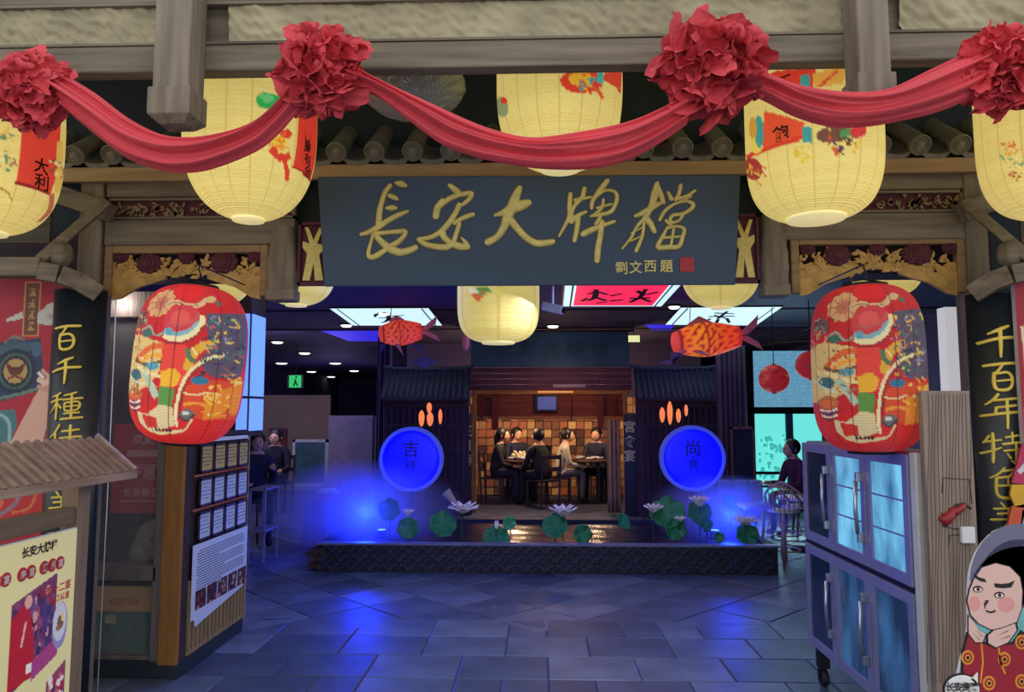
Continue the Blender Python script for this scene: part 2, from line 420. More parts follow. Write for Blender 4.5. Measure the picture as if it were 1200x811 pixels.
def roundtile(cap):
    b = B(); r = .054; L = .3
    vs = []; N = 10
    for yy, rr in ((0, r), (L, r*.93)):
        for q in range(N+1):
            t = PI*q/N*1.1-.05*PI; vs.append((rr*math.cos(t), yy, rr*math.sin(t)))
    b.add(vs, [(q, q+1, q+N+2, q+N+1) for q in range(N)])
    if cap:
        b.lathe([(0,-.014),(r*.55,-.014),(r*.62,-.022),(r*.7,-.014),(r*.82,-.012),(r*.9,-.022),(r*1.04,-.016),(r*1.04,.01)], (0,0,0), 20, 'y')
        b.add([(-.018,-.02,-.018),(.018,-.02,-.018),(.018,-.02,.018),(-.018,-.02,.018),(0,-.026,0)], [(0,1,4),(1,2,4),(2,3,4),(3,0,4)])
    me = bpy.data.meshes.new('round_tile'); me.from_pydata([tuple(v) for v in b.v], [], b.f); me.materials.append(TILE); return me
def pantile(cap):
    b = B(); vs = []; N = 6; w = pit/2-.02; L = .3
    for yy in (0, L):
        for q in range(N+1):
            a = -1+2*q/N; vs.append((a*w*1.15, yy, -.055+.04*a*a))
    b.add(vs, [(q, q+1, q+N+2, q+N+1) for q in range(N)])
    if cap:   # drip plate, a rounded point
        out = [(-w*.95,-.035),( -w*.8,-.075),(-w*.35,-.105),(0,-.125),(w*.35,-.105),(w*.8,-.075),(w*.95,-.035),(w*.4,-.06),(0,-.066),(-w*.4,-.06)]
        b.prism([(a, -.004, c*.75) for a, c in out], (0, .012, 0))
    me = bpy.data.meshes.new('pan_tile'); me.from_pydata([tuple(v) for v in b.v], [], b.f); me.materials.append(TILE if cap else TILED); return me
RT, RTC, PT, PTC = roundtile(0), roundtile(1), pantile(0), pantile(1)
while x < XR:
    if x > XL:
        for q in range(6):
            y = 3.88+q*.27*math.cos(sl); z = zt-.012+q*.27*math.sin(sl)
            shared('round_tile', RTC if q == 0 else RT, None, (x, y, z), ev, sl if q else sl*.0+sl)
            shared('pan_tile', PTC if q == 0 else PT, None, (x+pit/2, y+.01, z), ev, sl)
    x += pit
B().add([(XL,3.95,ze1-.01),(XR,3.95,ze1-.01),(XR,5.5,ze1-.03+1.55*math.tan(sl)),(XL,5.5,ze1-.03+1.55*math.tan(sl))], [(0,1,2,3)]).obj('roof_board', DARKW, ev, solid=.02)
# ------------------------------------------------------------------ facade timber bays
Y = 4.0
def zz(v, y=Y): return P(600, v, y).z
def xx(u, y=Y, v=300): return P(u, v, y).x
MAROON = plain('maroon_paint', (84,28,44), .7, 0, .2, 20)
CARVE = plain('carved_tan', (186,148,78), .6, 0, .25, 20, .4, 60)
CARVEG = plain('carved_grey', (136,116,86), .7, 0, .25, 20, .4, 60)
def post(u0, u1, y0, vtop, label, deep=.14):
    x0, x1 = xx(u0, y0), xx(u1, y0)
    t = tag(B().box((x0, y0, 0), (x1, y0+deep, P(600, vtop, y0).z)).obj('corner_post', GREYWOODV, bevel=.01), label, 'post'); return t
post(90, 117, 3.98, 206, 'grey wooden corner post above the black plank reading 百千種')
post(1134, 1160, 3.98, 206, 'grey wooden corner post over the right-hand couplet plank 千百年特色')
def flatbox(u0, u1, v0, v1, y, d, name, mat, parent, bevel=.006):
    return B().box((xx(u0, y), y, zz(v1, y)), (xx(u1, y), y+d, zz(v0, y))).obj(name, mat, parent, bevel=bevel)
def leafshape(b, cx, cz, s, rot, y, d, kind):
    pts = []
    if kind == 0:    # curled leaf
        raw = [(0,0),(.3,.28),(.7,.34),(1,.1),(.75,.12),(.55,-.02),(.85,-.22),(.5,-.3),(.2,-.18)]
    elif kind == 1:  # comma scroll
        raw = [(-.5,-.1),(-.2,.3),(.3,.35),(.55,0),(.3,-.35),(0,-.25),(.2,-.05),(.2,.12),(-.05,.12),(-.25,-.2)]
    else: raw = [(-.6,0),(-.3,.22),(.1,.12),(.5,.3),(.7,.05),(.35,-.08),(.1,-.25),(-.3,-.12)]
    c, sn = math.cos(rot), math.sin(rot)
    for a, e in raw: pts.append((cx+(a*c-e*sn)*s, y, cz+(a*sn+e*c)*s))
    b.prism(pts, (0, d, 0))
def carved(u0, u1, v0, v1, label, seed):
    """frame with maroon flowers over gold scrolls, arched at its lower edge; light comes through the gaps"""
    y = 4.0; x0, x1 = xx(u0), xx(u1); za, zb = zz(v1), zz(v0); W_ = x1-x0
    t = thing('flower_carving', ((x0+x1)/2, y, za), label, 'carved panel', 'carved flower panels of the gateway')
    fr = B()
    fr.box((x0, y, za), (x0+.045, y+.05, zb)).box((x1-.045, y, za), (x1, y+.05, zb)).box((x0+.045, y, zb-.045), (x1-.045, y+.05, zb))
    fr.obj('frame', TANWOOD, t, bevel=.006)
    r = random.Random(seed); b = B(); N = 14
    # lower apron: two corner brackets, arch between
    for sgn, xa in ((1, x0+.045), (-1, x1-.045)):
        pts = [(xa, y+.015, za+.12), (xa+sgn*.10, y+.015, za+.13), (xa+sgn*.2, y+.015, za+.125), (xa+sgn*.30, y+.015, za+.14), (xa+sgn*.30, y+.015, za+.10), (xa+sgn*.22, y+.015, za+.075), (xa+sgn*.15, y+.015, za+.055), (xa+sgn*.09, y+.015, za+.02), (xa+sgn*.05, y+.015, za-.005), (xa, y+.015, za-.015)]
        b.prism(pts, (0, .025, 0))
    b.prism([(x0+.045, y+.02, za+.11)]+[(x0+.045+(W_-.09)*k/16, y+.02, za+.095+.035*math.sin(PI*k/16)) for k in range(17)]+[(x1-.045, y+.02, za+.11)]+[(x1-.045-(W_-.09)*k/24, y+.02, za+.165+.014*math.sin(k*2.1)+.01*math.sin(k*5.3)) for k in range(25)], (0, .018, 0))
    for i in range(95):
        cx = r.uniform(x0+.06, x1-.06); e = abs((cx-x0)/W_-.5)*2
        cz = r.uniform(za+.09+.05*(1-e), zb-.075)
        leafshape(b, cx, cz, r.uniform(.035, .06), r.uniform(0, 6.3), y+.008+r.uniform(0, .012), .016, r.randrange(3))
    for i in range(15):
        cx = x0+.05+(W_-.1)*(i+.5)/15; leafshape(b, cx, za+.125+r.uniform(-.015,.02), .055, r.uniform(-.4, .4)+(PI if i % 2 else 0), y+.012, .018, 2)
    b.obj('scroll_carving', CARVE, t)['kind'] = 'stuff'
    m = B()
    for cx, rr, cz in ((x0+W_*.27, .055, zb-.10), (x0+W_*.73, .06, zb-.095), (x0+W_*.5, .035, zb-.068), (x0+W_*.1, .032, zb-.065), (x0+W_*.92, .035, zb-.065)):
        for q in range(3): m.blob((cx, y+.012-q*.006, cz), (rr*(1-.28*q)*1.25, .014, rr*(1-.28*q)), 36, 8, lambda t_, p_, q=q: 1+.10*math.sin(9*t_+q))
        for q in range(9):
            an = q*2*PI/9; m.blob((cx+math.cos(an)*rr*1.05, y+.012, cz+math.sin(an)*rr*.85), (rr*.34, .012, rr*.3), 8, 5)
    m.obj('maroon_flowers', MAROON, t, True)['kind'] = 'stuff'
    return t
def frieze(u0, u1, v0, v1, label, seed):
    y = 4.0; x0, x1 = xx(u0), xx(u1); za, zb = zz(v1), zz(v0)
    t = thing('carved_frieze', ((x0+x1)/2, y, za), label, 'carved panel', 'narrow carved friezes of the gateway')
    fr = B(); fr.box((x0, y-.005, za), (x1, y+.03, za+.014)).box((x0, y-.005, zb-.014), (x1, y+.03, zb)).box((x0, y-.005, za), (x0+.014, y+.03, zb)).box((x1-.014, y-.005, za), (x1, y+.03, zb))
    fr.obj('frame', GREYWOOD, t)
    B().box((x0+.014, y+.024, za+.014), (x1-.014, y+.04, zb-.014)).obj('backing', MAROON, t)
    r = random.Random(seed); b = B()
    for i in range(64):
        leafshape(b, r.uniform(x0+.03, x1-.03), r.uniform(za+.028, zb-.035), r.uniform(.03, .05), r.uniform(0, 6.3), y+.006, .012, r.randrange(3))
    b.obj('scroll_carving', CARVEG, t)['kind'] = 'stuff'
for side, (a, b_, fr, lb) in enumerate((((122, 316), (122, 345), (122, 345), 'above the tilted red lantern'), ((928, 1132), (895, 1132), (895, 1132), 'above the upright red lantern'))):
    u0, u1 = b_
    lab = ('plain grey wooden lintel directly under the eave, %s', 'plain grey wooden lintel between frieze and carved panel, %s')
    for (v0, v1, l) in ((206, 227, lab[0]), (254, 284, lab[1])):
        o = B().box((xx(u0), 3.99, zz(v1)), (xx(u1), 4.1, zz(v0))).obj('wooden_lintel', GREYWOOD, bevel=.006)
        tag(o, l % lb, 'beam')
    frieze(fr[0], fr[1], 228, 253, 'narrow grey frieze of scrolls on maroon, '+lb, 3+side)
carved(122, 314, 284, 345, 'gold carved panel with maroon flowers, yellow light behind, above the tilted red lantern', 11)
carved(927, 1132, 280, 345, 'gold carved panel with maroon flowers and bright gaps, above the upright red lantern', 12)
def pendant(u0, u1, v0, v1, label):
    y = 3.93; x0, x1 = xx(u0, y), xx(u1, y); zb, za = zz(v0, y), zz(v1, y); cx = (x0+x1)/2; w = (x1-x0)/2
    t = thing('pendant_post', (cx, y, za), label, 'post', 'short carved pendants beside the sign')
    def f(a, h):
        z = za+.06+(zb-za-.06)*h; k = 1+.12*math.sin(h*5)+.03*math.sin(h*31); tt = a*2*PI
        sq = (abs(math.cos(tt))**.5*math.copysign(1, math.cos(tt)), abs(math.sin(tt))**.5*math.copysign(1, math.sin(tt)))
        return (cx+sq[0]*w*k, y+.06+sq[1]*.05*k, z)
    b = B(); b.grid(f, 20, 24, True); b.obj('carved_shaft', GREYWOODV, t, True)
    B().box((x0-.004, y, za), (x1+.004, y+.12, za+.065)).obj('foot_block', GREYWOODV, t, bevel=.01)
pendant(312, 344, 262, 350, 'short rough wooden pendant beside the left end of the sign')
pendant(895, 925, 255, 348, 'short rough wooden pendant beside the right end of the sign')
def figure_panel(u0, u1, v0, v1, label, s):
    y = 3.9; x0, x1 = xx(u0, y), xx(u1, y); za, zb = zz(v1, y), zz(v0, y); w = x1-x0; h = zb-za; cx = (x0+x1)/2
    t = thing('cutout_ornament', (cx, y, za), label, 'carved panel', 'small maroon panels at the sign ends')
    B().box((x0, y+.02, za), (x1, y+.03, zb)).obj('backing', MAROON, t)
    f = B(); f.box((x0, y, za), (x1, y+.03, za+.016)).box((x0, y, zb-.016), (x1, y+.03, zb)).box((x0, y, za), (x0+.014, y+.03, zb)).box((x1-.014, y, za), (x1, y+.03, zb)); f.obj('frame', MAROON, t)
    raw = [(-.34,-.42),(-.2,0),(-.36,.1),(-.36,.2),(-.12,.16),(-.3,.42),(-.18,.42),(0,.22),(.2,.42),(.3,.38),(.12,.16),(.34,.14),(.3,.04),(.2,-.02),(.36,-.42),(.08,-.42),(.02,-.14),(-.1,-.42)]
    B().prism([(cx+a*w*s, y+.006, za+h*(.5+c)) for a, c in raw], (0, .014, 0)).obj('gold_figure', GOLD, t)
figure_panel(349, 384, 258, 333, 'small maroon panel with a gold cut-out figure at the left end of the sign', 1)
figure_panel(857, 890, 253, 333, 'small maroon panel with a gold cut-out figure at the right end of the sign', -1)
# ------------------------------------------------------------------ roof brackets at both outer ends
def bracket(sgn, label):
    def q(u, v, y): return P(u if sgn < 0 else 1255-u, v, y)
    y = 3.7
    t = thing('roof_bracket', q(60, 335, y), label, 'bracket', 'timber roof brackets at the gateway ends')
    B().beam(q(-60, 314, y), q(52, 314, y), .09, .10).obj('cross_beam', GREYWOOD, t, bevel=.008)
    B().beam(q(46, 305, y), q(126, 236, y+.15), .05, .05).obj('strut', GREYWOOD, t, bevel=.006)
    c = [q(48, 318, y-.02), q(70, 322, y), q(92, 330, y+.05), q(116, 345, y+.1)]
    b = B()
    for a, e in zip(c[:-1], c[1:]): b.beam(a, e, .07, .09)
    b.obj('curved_brace', GREYWOOD, t)
    b = B(); b.blob(q(72, 298, y+.05), (.055,.05,.07), 14, 8, lambda a, e: 1+.12*math.sin(5*a)); b.obj('carved_knob', GREYWOOD, t, True)
    B().beam(q(-40, 268, y+.1), q(60, 268, y+.1), .02, .16).obj('board', wood('bracket_board', (84,80,72), 0), t)
    B().beam(q(60, 225, y+.25), q(130, 250, y+.25), .08, .1).obj('upper_brace', GREYWOOD, t)
bracket(-1, 'grey timber roof bracket above the poster with the camera')
bracket(1, 'grey timber roof bracket below the yellow lantern cut by the frame')
# ------------------------------------------------------------------ calligraphy sign
SIGNM = plain('sign_lacquer', (46,68,92), .5, 0, .10, 2, .1, 20)
yt, yb = 3.69, 3.80
A_, B__, C_, D_ = P(372, 207, yt), P(868, 204.5, yt), P(862, 334, yb), P(380, 336, yb)
GOLDK = plain('gold_outline', (92,84,52), .6)  # darker brown of the outline around each gold character
sg = thing('calligraphy_sign', (A_+B__)/2-Vector((0,0,.56)), 'wide slate-blue sign board with large gold calligraphy 長安大牌檔', 'sign')
nrm = (B__-A_).cross(D_-A_).normalized()
if nrm.y > 0: nrm = -nrm
B().prism([A_, B__, C_, D_], -nrm*.05).obj('board', SIGNM, sg, bevel=.006)
def onsign(u, v, h):
    d = CR @ Vector(((u-600)/FPX, -(v-405.5)/FPX, -1)); o = Vector((0,0,1.6)); t = (A_-o).dot(nrm)/d.dot(nrm); return o+d*t+nrm*(h+.001)
fA = lambda x, y, h: onsign(410+x/5.4545, 200+y/5.4545, h)
fB = lambda x, y, h: onsign(630+x/5.4545, 200+y/5.4545, h)
chang = [[(258,95,30),(225,140,32),(205,200,32),(190,260,36),(185,320,38),(180,360,34)],[(300,80,28),(330,85,42),(358,98,24)],[(255,160,30),(290,175,30),(308,187,14)],[(238,240,24),(270,238,38),(297,240,22)],
 [(75,408,26),(130,390,34),(190,355,38),(260,310,34),(320,280,32),(370,262,22)],[(160,404,28),(230,396,28),(300,390,30),(352,386,30),(348,415,30),(310,455,34),(260,482,34)],[(160,400,24),(180,430,36),(215,465,42),(260,500,50),(320,522,46),(380,510,42),(422,492,38)],[(150,410,22),(135,460,22),(120,520,26),(128,552,32),(165,548,38),(220,512,34),(262,488,26)]]
an = [[(640,95,30),(670,120,38),(705,150,34)],[(592,190,32),(562,235,42),(550,292,42)],[(560,240,34),(620,190,34),(680,160,34),(740,147,32),(780,146,30),(762,182,30),(722,217,26)],[(700,220,36),(670,280,36),(630,340,38),(580,390,34),(520,425,30),(445,438,26)],
 [(440,440,28),(480,470,34),(560,487,38),(620,488,40),(655,470,36)],[(590,385,44),(602,425,40),(645,462,38),(700,484,46),(752,488,40)],[(788,280,30),(730,300,32),(670,335,30)],[(700,340,28),(682,400,30),(662,460,32)],[(715,430,14),(740,460,28),(757,490,30)]]
da = [[(1085,110,36),(1062,160,54),(1040,220,62),(1010,290,62),(985,360,48),(940,425,42),(880,458,46)],[(930,285,22),(985,268,44),(1040,240,62),(1100,220,62),(1143,205,44)],[(1030,320,48),(1080,380,42),(1130,430,42),(1185,462,42),(1240,464,42),(1298,455,36)]]
pai = [[(210,150,28),(205,220,32),(205,290,32),(180,342,24),(138,418,18)],[(300,115,30),(285,170,30),(245,215,26),(222,260,22),(215,300,28)],[(240,190,28),(340,170,18)],[(215,322,42),(255,290,30),(308,265,22)],[(260,300,32),(250,380,32),(235,448,28)],
 [(447,65,32),(410,110,34),(372,160,28),(350,200,28),(345,240,24)],[(370,172,18),(425,130,20),(480,130,22),(508,160,26),(495,222,28),(465,265,28),(400,282,26),(340,292,18)],[(420,185,18),(410,240,22),(350,290,18)],[(380,240,20),(472,215,16)],[(290,407,38),(350,377,38),(420,350,30),(492,325,20)],[(400,300,26),(372,342,24)],[(412,330,36),(400,420,36),(386,500,38),(380,575,36)]]
dang = [[(765,82,30),(750,150,48),(730,220,40),(690,300,34)],[(770,100,26),(790,160,34),(805,205,26)],[(625,292,24),(690,262,36),(750,225,36),(805,200,20)],[(690,305,48),(722,340,38),(745,388,32)],[(680,310,28),(630,365,20),(600,425,18),(542,498,14)],[(680,335,20),(668,420,22),(630,512,26)],[(600,400,14),(672,362,12)],[(595,450,14),(662,420,12)],
 [(915,95,26),(902,150,24),(880,188,24)],[(835,140,20),(855,182,30)],[(1005,130,20),(950,165,22),(895,178,24)],[(940,160,12),(985,165,12),(900,200,14)],[(780,315,22),(820,252,24),(880,212,20),(950,197,20),(992,212,26),(985,242,26),(930,276,24),(860,288,24),(850,330,24),(900,322,20),(928,285,20)],[(820,320,22),(850,345,28)],
 [(830,362,18),(800,420,24),(768,488,32),(830,490,32),(900,485,30),(925,430,26),(935,372,24),(880,357,20),(830,370,18)],[(870,370,18),(852,480,18)],[(800,430,18),(925,420,18)]]
for ss, f in ((chang, fA), (an, fA), (da, fA), (pai, fB), (dang, fB)):
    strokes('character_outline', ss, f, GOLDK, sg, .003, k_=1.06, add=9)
    strokes('gold_character', ss, f, GOLD, sg, .009, k_=1.06, add=1)
rt, up_ = (B__-A_).normalized(), (A_-D_).normalized()
for hx in (-.8, .8): B().tube([(hx, 3.74, yt and (A_.z-.01)), (hx, 3.945, A_.z+.03)], .008, 6).obj('hanger', BLACKM, sg)
for ch, u, v in (('劉', 728, 314), ('文', 745, 313), ('西', 762, 312), ('題', 781, 312)):
    text('small_character', ch, onsign(u, v, .001), rt, up_, .068, GOLD, sg, .002, .012)
sealm = plain('seal_red', (176,48,58), .6)
s0 = onsign(805, 310, .001)
B().prism([s0-rt*.036-up_*.036, s0+rt*.036-up_*.036, s0+rt*.036+up_*.036, s0-rt*.036+up_*.036], nrm*.002).obj('seal', sealm, sg)
# ------------------------------------------------------------------ black couplet planks
def cstroke(defs): return [[(x, y, w) for x, y, w in s] for s in defs]
G = {
 '百': [[(8,22,9),(50,16,10),(94,14,9)],[(52,18,9),(40,36,8),(30,46,8)],[(30,44,10),(28,70,10),(34,92,10),(58,94,10),(74,82,10),(76,56,10),(62,42,9),(36,46,8)],[(36,68,7),(70,64,7)]],
 '千': [[(74,8,8),(50,18,11),(24,30,6)],[(4,56,9),(45,44,10),(96,40,9)],[(52,16,11),(52,55,11),(50,96,7)]],
 '種': [[(38,8,7),(24,16,8),(8,20,5)],[(2,38,7),(22,32,8),(42,28,6)],[(26,16,8),(25,50,8),(24,92,7)],[(24,40,7),(12,60,5),(2,72,4)],[(28,42,6),(40,56,8)],[(84,6,6),(68,12,8),(50,16,6)],[(46,30,7),(98,24,8)],[(52,40,7),(54,64,7),(88,60,7),(90,36,7),(54,40,7)],[(54,52,6),(88,48,6)],[(72,12,7),(72,88,8)],[(52,74,7),(92,70,7)],[(42,92,8),(100,86,8)]],
 '佳': [[(36,4,8),(22,28,8),(4,46,5)],[(22,30,9),(22,92,8)],[(46,26,8),(92,20,8)],[(70,6,9),(70,46,8)],[(40,48,8),(98,42,8)],[(48,68,8),(92,64,8)],[(70,50,8),(70,90,8)],[(38,92,9),(100,88,9)]],
 '年': [[(38,4,8),(26,20,8),(10,34,5)],[(26,22,8),(86,16,8)],[(32,42,7),(82,36,8)],[(32,42,8),(30,60,7)],[(2,66,8),(50,58,9),(100,54,8)],[(58,20,9),(58,60,9),(56,100,7)]],
 '特': [[(18,14,7),(8,34,5)],[(8,32,7),(44,26,7)],[(26,6,8),(26,50,9),(24,92,7)],[(2,66,7),(24,58,8),(44,48,5)],[(56,18,7),(92,12,7)],[(74,4,8),(74,34,7)],[(48,38,8),(100,32,8)],[(50,58,7),(100,52,7)],[(84,36,8),(84,70,9),(80,94,8),(68,86,5)],[(58,66,6),(66,78,8)]],
 '色': [[(44,2,7),(30,20,8),(10,34,5)],[(42,12,8),(72,8,8),(60,24,8),(52,32,6)],[(24,34,8),(80,28,9),(82,54,8)],[(52,32,7),(52,54,7)],[(24,34,9),(22,70,9),(30,92,10),(64,94,10),(96,88,9),(96,70,5)],[(24,58,8),(82,54,8)]],
 '餚': [[(26,4,8),(4,36,6)],[(26,8,7),(46,28,7)],[(14,36,7),(40,34,7),(38,62,7),(14,64,7)],[(12,40,7),(12,92,8),(36,80,6)],[(56,6,7),(86,28,8)],[(88,4,7),(56,28,7)],[(50,40,8),(98,34,8)],[(60,48,8),(58,94,7)],[(60,50,7),(92,46,8),(92,94,8)],[(62,62,6),(90,60,6)],[(62,76,6),(90,74,6)]],
 '美': [[(30,2,7),(40,14,8)],[(72,0,7),(60,14,7)],[(14,22,8),(90,16,8)],[(22,38,8),(82,32,8)],[(50,18,8),(50,54,8)],[(6,58,8),(98,50,8)],[(50,56,9),(36,82,8),(6,98,5)],[(52,60,8),(70,84,9),(98,96,8)]],
 '味': [[(4,28,7),(6,64,7)],[(6,28,7),(32,26,7),(30,60,7),(8,62,7)],[(50,24,8),(90,18,8)],[(42,48,8),(100,40,8)],[(70,4,9),(70,98,8)],[(68,50,7),(40,84,5)],[(72,52,7),(100,82,8)]],
}
def couplet(u0, u1, y, vtop, chars, label, grp):
    x0, x1 = P(u0, vtop, y).x, P(u1, vtop, y).x; ztop = P((u0+u1)/2, vtop, y).z; cx = (x0+x1)/2; hw = (x1-x0)/2; R = hw*1.15
    t = thing('couplet_plank', (cx, y, 0), label, 'sign', grp)
    amax = math.asin(hw/R)
    def surf(x, z, h=0):
        a = math.asin(max(-1, min(1, (x-cx)/R))); return Vector((cx+(R+h)*math.sin(a), y-(R+h)*math.cos(a)+R*math.cos(amax), z))
    b = B(); b.grid(lambda a, h: surf(cx-hw*.999+2*hw*.999*a, ztop*h), 24, 2)
    b.obj('curved_board', BLACKP, t, True, solid=.012)
    B().blob(surf(x1-.04, ztop-.02, .003), .008, 8, 6).obj('nail', STEEL, t)
    for ch, u, v, su in chars:
        p = P(u, v, y-.05); s = su*(y-.05)/FPX
        strokes('gold_character', G[ch], lambda a, c, h, p=p, s=s: surf(p.x+(a-50)/100*s, p.z-(c-50)/100*s, h+.009), GOLDB, t, .004)
    return t
couplet(65, 126, 3.86, 341, [('百',83,395,35),('千',82,434,35),('種',81,476,37),('佳',80,514,36),('餚',79,554,36),('美',78,592,34),('味',77,632,34)], 'tall black curved plank with gold characters 百千種, beside the camera poster', 'gold-lettered couplet planks')
couplet(1131, 1193, 3.86, 346, [('千',1167,400,40),('百',1170,440,38),('年',1172,481,40),('特',1172,525,38),('色',1176,566,36),('美',1178,606,34)], 'tall black curved plank with gold characters 千百年特色, beside the wood-grain panel', 'gold-lettered couplet planks')

cbx = P(121, 560, 3.8)
tag(B().tube([(cbx.x, 3.84, 0.0), (cbx.x+.004, 3.84, 1.2), (cbx.x, 3.84, 2.2)], .0028, 6).obj('cable', STEEL), 'thin white cable running down beside the plank reading 百千種', 'cable')
# ------------------------------------------------------------------ red garland
CLOTH = plain('red_cloth', (214,70,80), .7, 0, .12, 5, .35, 60)
gl = thing('red_garland', P(600, 170, 2.62), 'red cloth garland of four ruffled rosettes and sagging swags tied along the porch beam', 'garland')
def interp(pts, x):
    for a, b_ in zip(pts[:-1], pts[1:]):
        if a[0] <= x <= b_[0]:
            t = (x-a[0])/(b_[0]-a[0]); return a[1]+(b_[1]-a[1])*t
    return pts[0][1] if x < pts[0][0] else pts[-1][1]
def swag(top, bot, Y=2.6, seed=1):
    r = random.Random(seed); top = smooth(top, 5); bot = smooth(bot, 5); n = 90; m = 36
    ph = [r.uniform(0, 6.3) for _ in range(6)]
    def at(l, s):
        k = s*(len(l)-1); i = min(len(l)-2, int(k)); t = k-i
        return l[i][0]*(1-t)+l[i+1][0]*t, l[i][1]*(1-t)+l[i+1][1]*t
    def f(s, t):
        (ua, va), (ub, vb) = at(top, s), at(bot, s)
        u, v = ua+(ub-ua)*t, va+(vb-va)*t
        e = 1-abs(2*s-1)                                   # 0 at the ties
        fold = math.sin(2*PI*(2.3*t)+ph[0]+2.2*s)*.016 + math.sin(2*PI*5.2*t+ph[1]+1.5*math.sin(3*s+ph[2]))*(.011*(1-.55*e)) + math.sin(2*PI*9*t+ph[3]+3*s)*.004
        d = math.sin(PI*t)**.7*.055+fold*math.sin(PI*t)**.4
        q = P(u, v, Y); return (q.x, q.y-d, q.z)
    b = B(); b.grid(f, n, m)
    def g(s, t):
        (ua, va), (ub, vb) = at(top, s), at(bot, s)
        q = P(ua+(ub-ua)*t, va+(vb-va)*t, Y); return (q.x, q.y+math.sin(PI*t)*.03, q.z)
    b.grid(g, n, 8); return b.obj('swag', CLOTH, gl, True)
swag([(66,82),(110,108),(150,138),(185,156),(215,161),(250,158),(290,147),(318,128),(345,100)], [(78,130),(112,158),(150,186),(185,199),(215,203),(250,198),(300,178),(328,156),(352,128)], seed=1)
swag([(410,75),(450,97),(510,124),(550,142),(583,154),(623,162),(667,157),(733,144),(777,126),(800,112)], [(410,104),(442,114),(480,142),(517,169),(550,182),(577,189),(633,198),(693,198),(733,189),(770,170),(805,146)], seed=2)
swag([(880,84),(900,88),(933,99),(973,106),(1013,108),(1047,102),(1093,80),(1147,55),(1165,48)], [(880,112),(898,120),(933,138),(973,149),(1013,149),(1050,143),(1093,133),(1123,122),(1150,108)], seed=3)
swag([(-190,140),(-130,150),(-80,135),(-30,110),(0,95)], [(-190,185),(-130,195),(-80,180),(-30,150),(0,130)], seed=4)
swag([(1190,60),(1230,90),(1280,120),(1340,130),(1400,120)], [(1190,110),(1230,140),(1280,165),(1340,175),(1400,165)], seed=5)
def rosette(u, v, R, seed, Y=2.6, ax=1.0, az=1.0):
    r = random.Random(seed); c = P(u, v, Y); R = R*Y/FPX; b = B()
    b.blob(c, (R*.62*ax, R*.4, R*.62*az), 28, 16, lambda t, p: 1+.08*math.sin(9*t+3*p))
    N = 38; ga = PI*(3-5**.5)
    for i in range(N):
        z = 1-1.25*(i+.5)/N; rr = math.sqrt(max(0, 1-z*z)); t = ga*i
        d = Vector((rr*math.cos(t)+r.uniform(-.12,.12), -z+r.uniform(-.12,.12), rr*math.sin(t)+r.uniform(-.12,.12))).normalized()
        a = d.cross(Vector((r.uniform(-1,1), r.uniform(-1,1), r.uniform(-1,1)))).normalized(); e = d.cross(a)
        base = c + Vector((d.x*ax, d.y*.75, d.z*az))*R*.42
        L = R*r.uniform(.32, .43); w = R*r.uniform(.34, .5); fl_ = r.uniform(.45, .95); kf = r.choice((2,3,3,4)); p0 = r.uniform(0, 6.3); amp = r.uniform(.12, .26); bend = a*r.uniform(-.3,.3)*R
        def f(q, h, base=base, d=d, a=a, e=e, L=L, w=w, fl_=fl_, kf=kf, p0=p0, amp=amp, bend=bend):
            tt = 2*PI*q; k = w*(.22+1.15*h-.42*h*h*h)*(1+amp*h*math.sin(kf*tt+p0)+.075*h*math.sin(12*tt+p0)+.03*math.sin(23*tt))
            off = d*(L*(h-.25*h*h)+L*.18*h*math.sin(kf*tt+p0+1.3)); v_ = a*math.cos(tt)*k+e*math.sin(tt)*k*fl_
            p = base+off+v_+bend*h*h; dd = p-c
            p.y = c.y+dd.y*.85; return p
        b.grid(f, 52, 7, True)
    return b.obj('rosette', CLOTH, gl, True)
rosette(36, 108, 57, 1, az=1.12); rosette(376, 84, 68, 2, az=1.12, ax=.92); rosette(833, 80, 80, 3, az=.95, ax=1.0); rosette(1175, 82, 66, 4, az=1.0, ax=1.0)
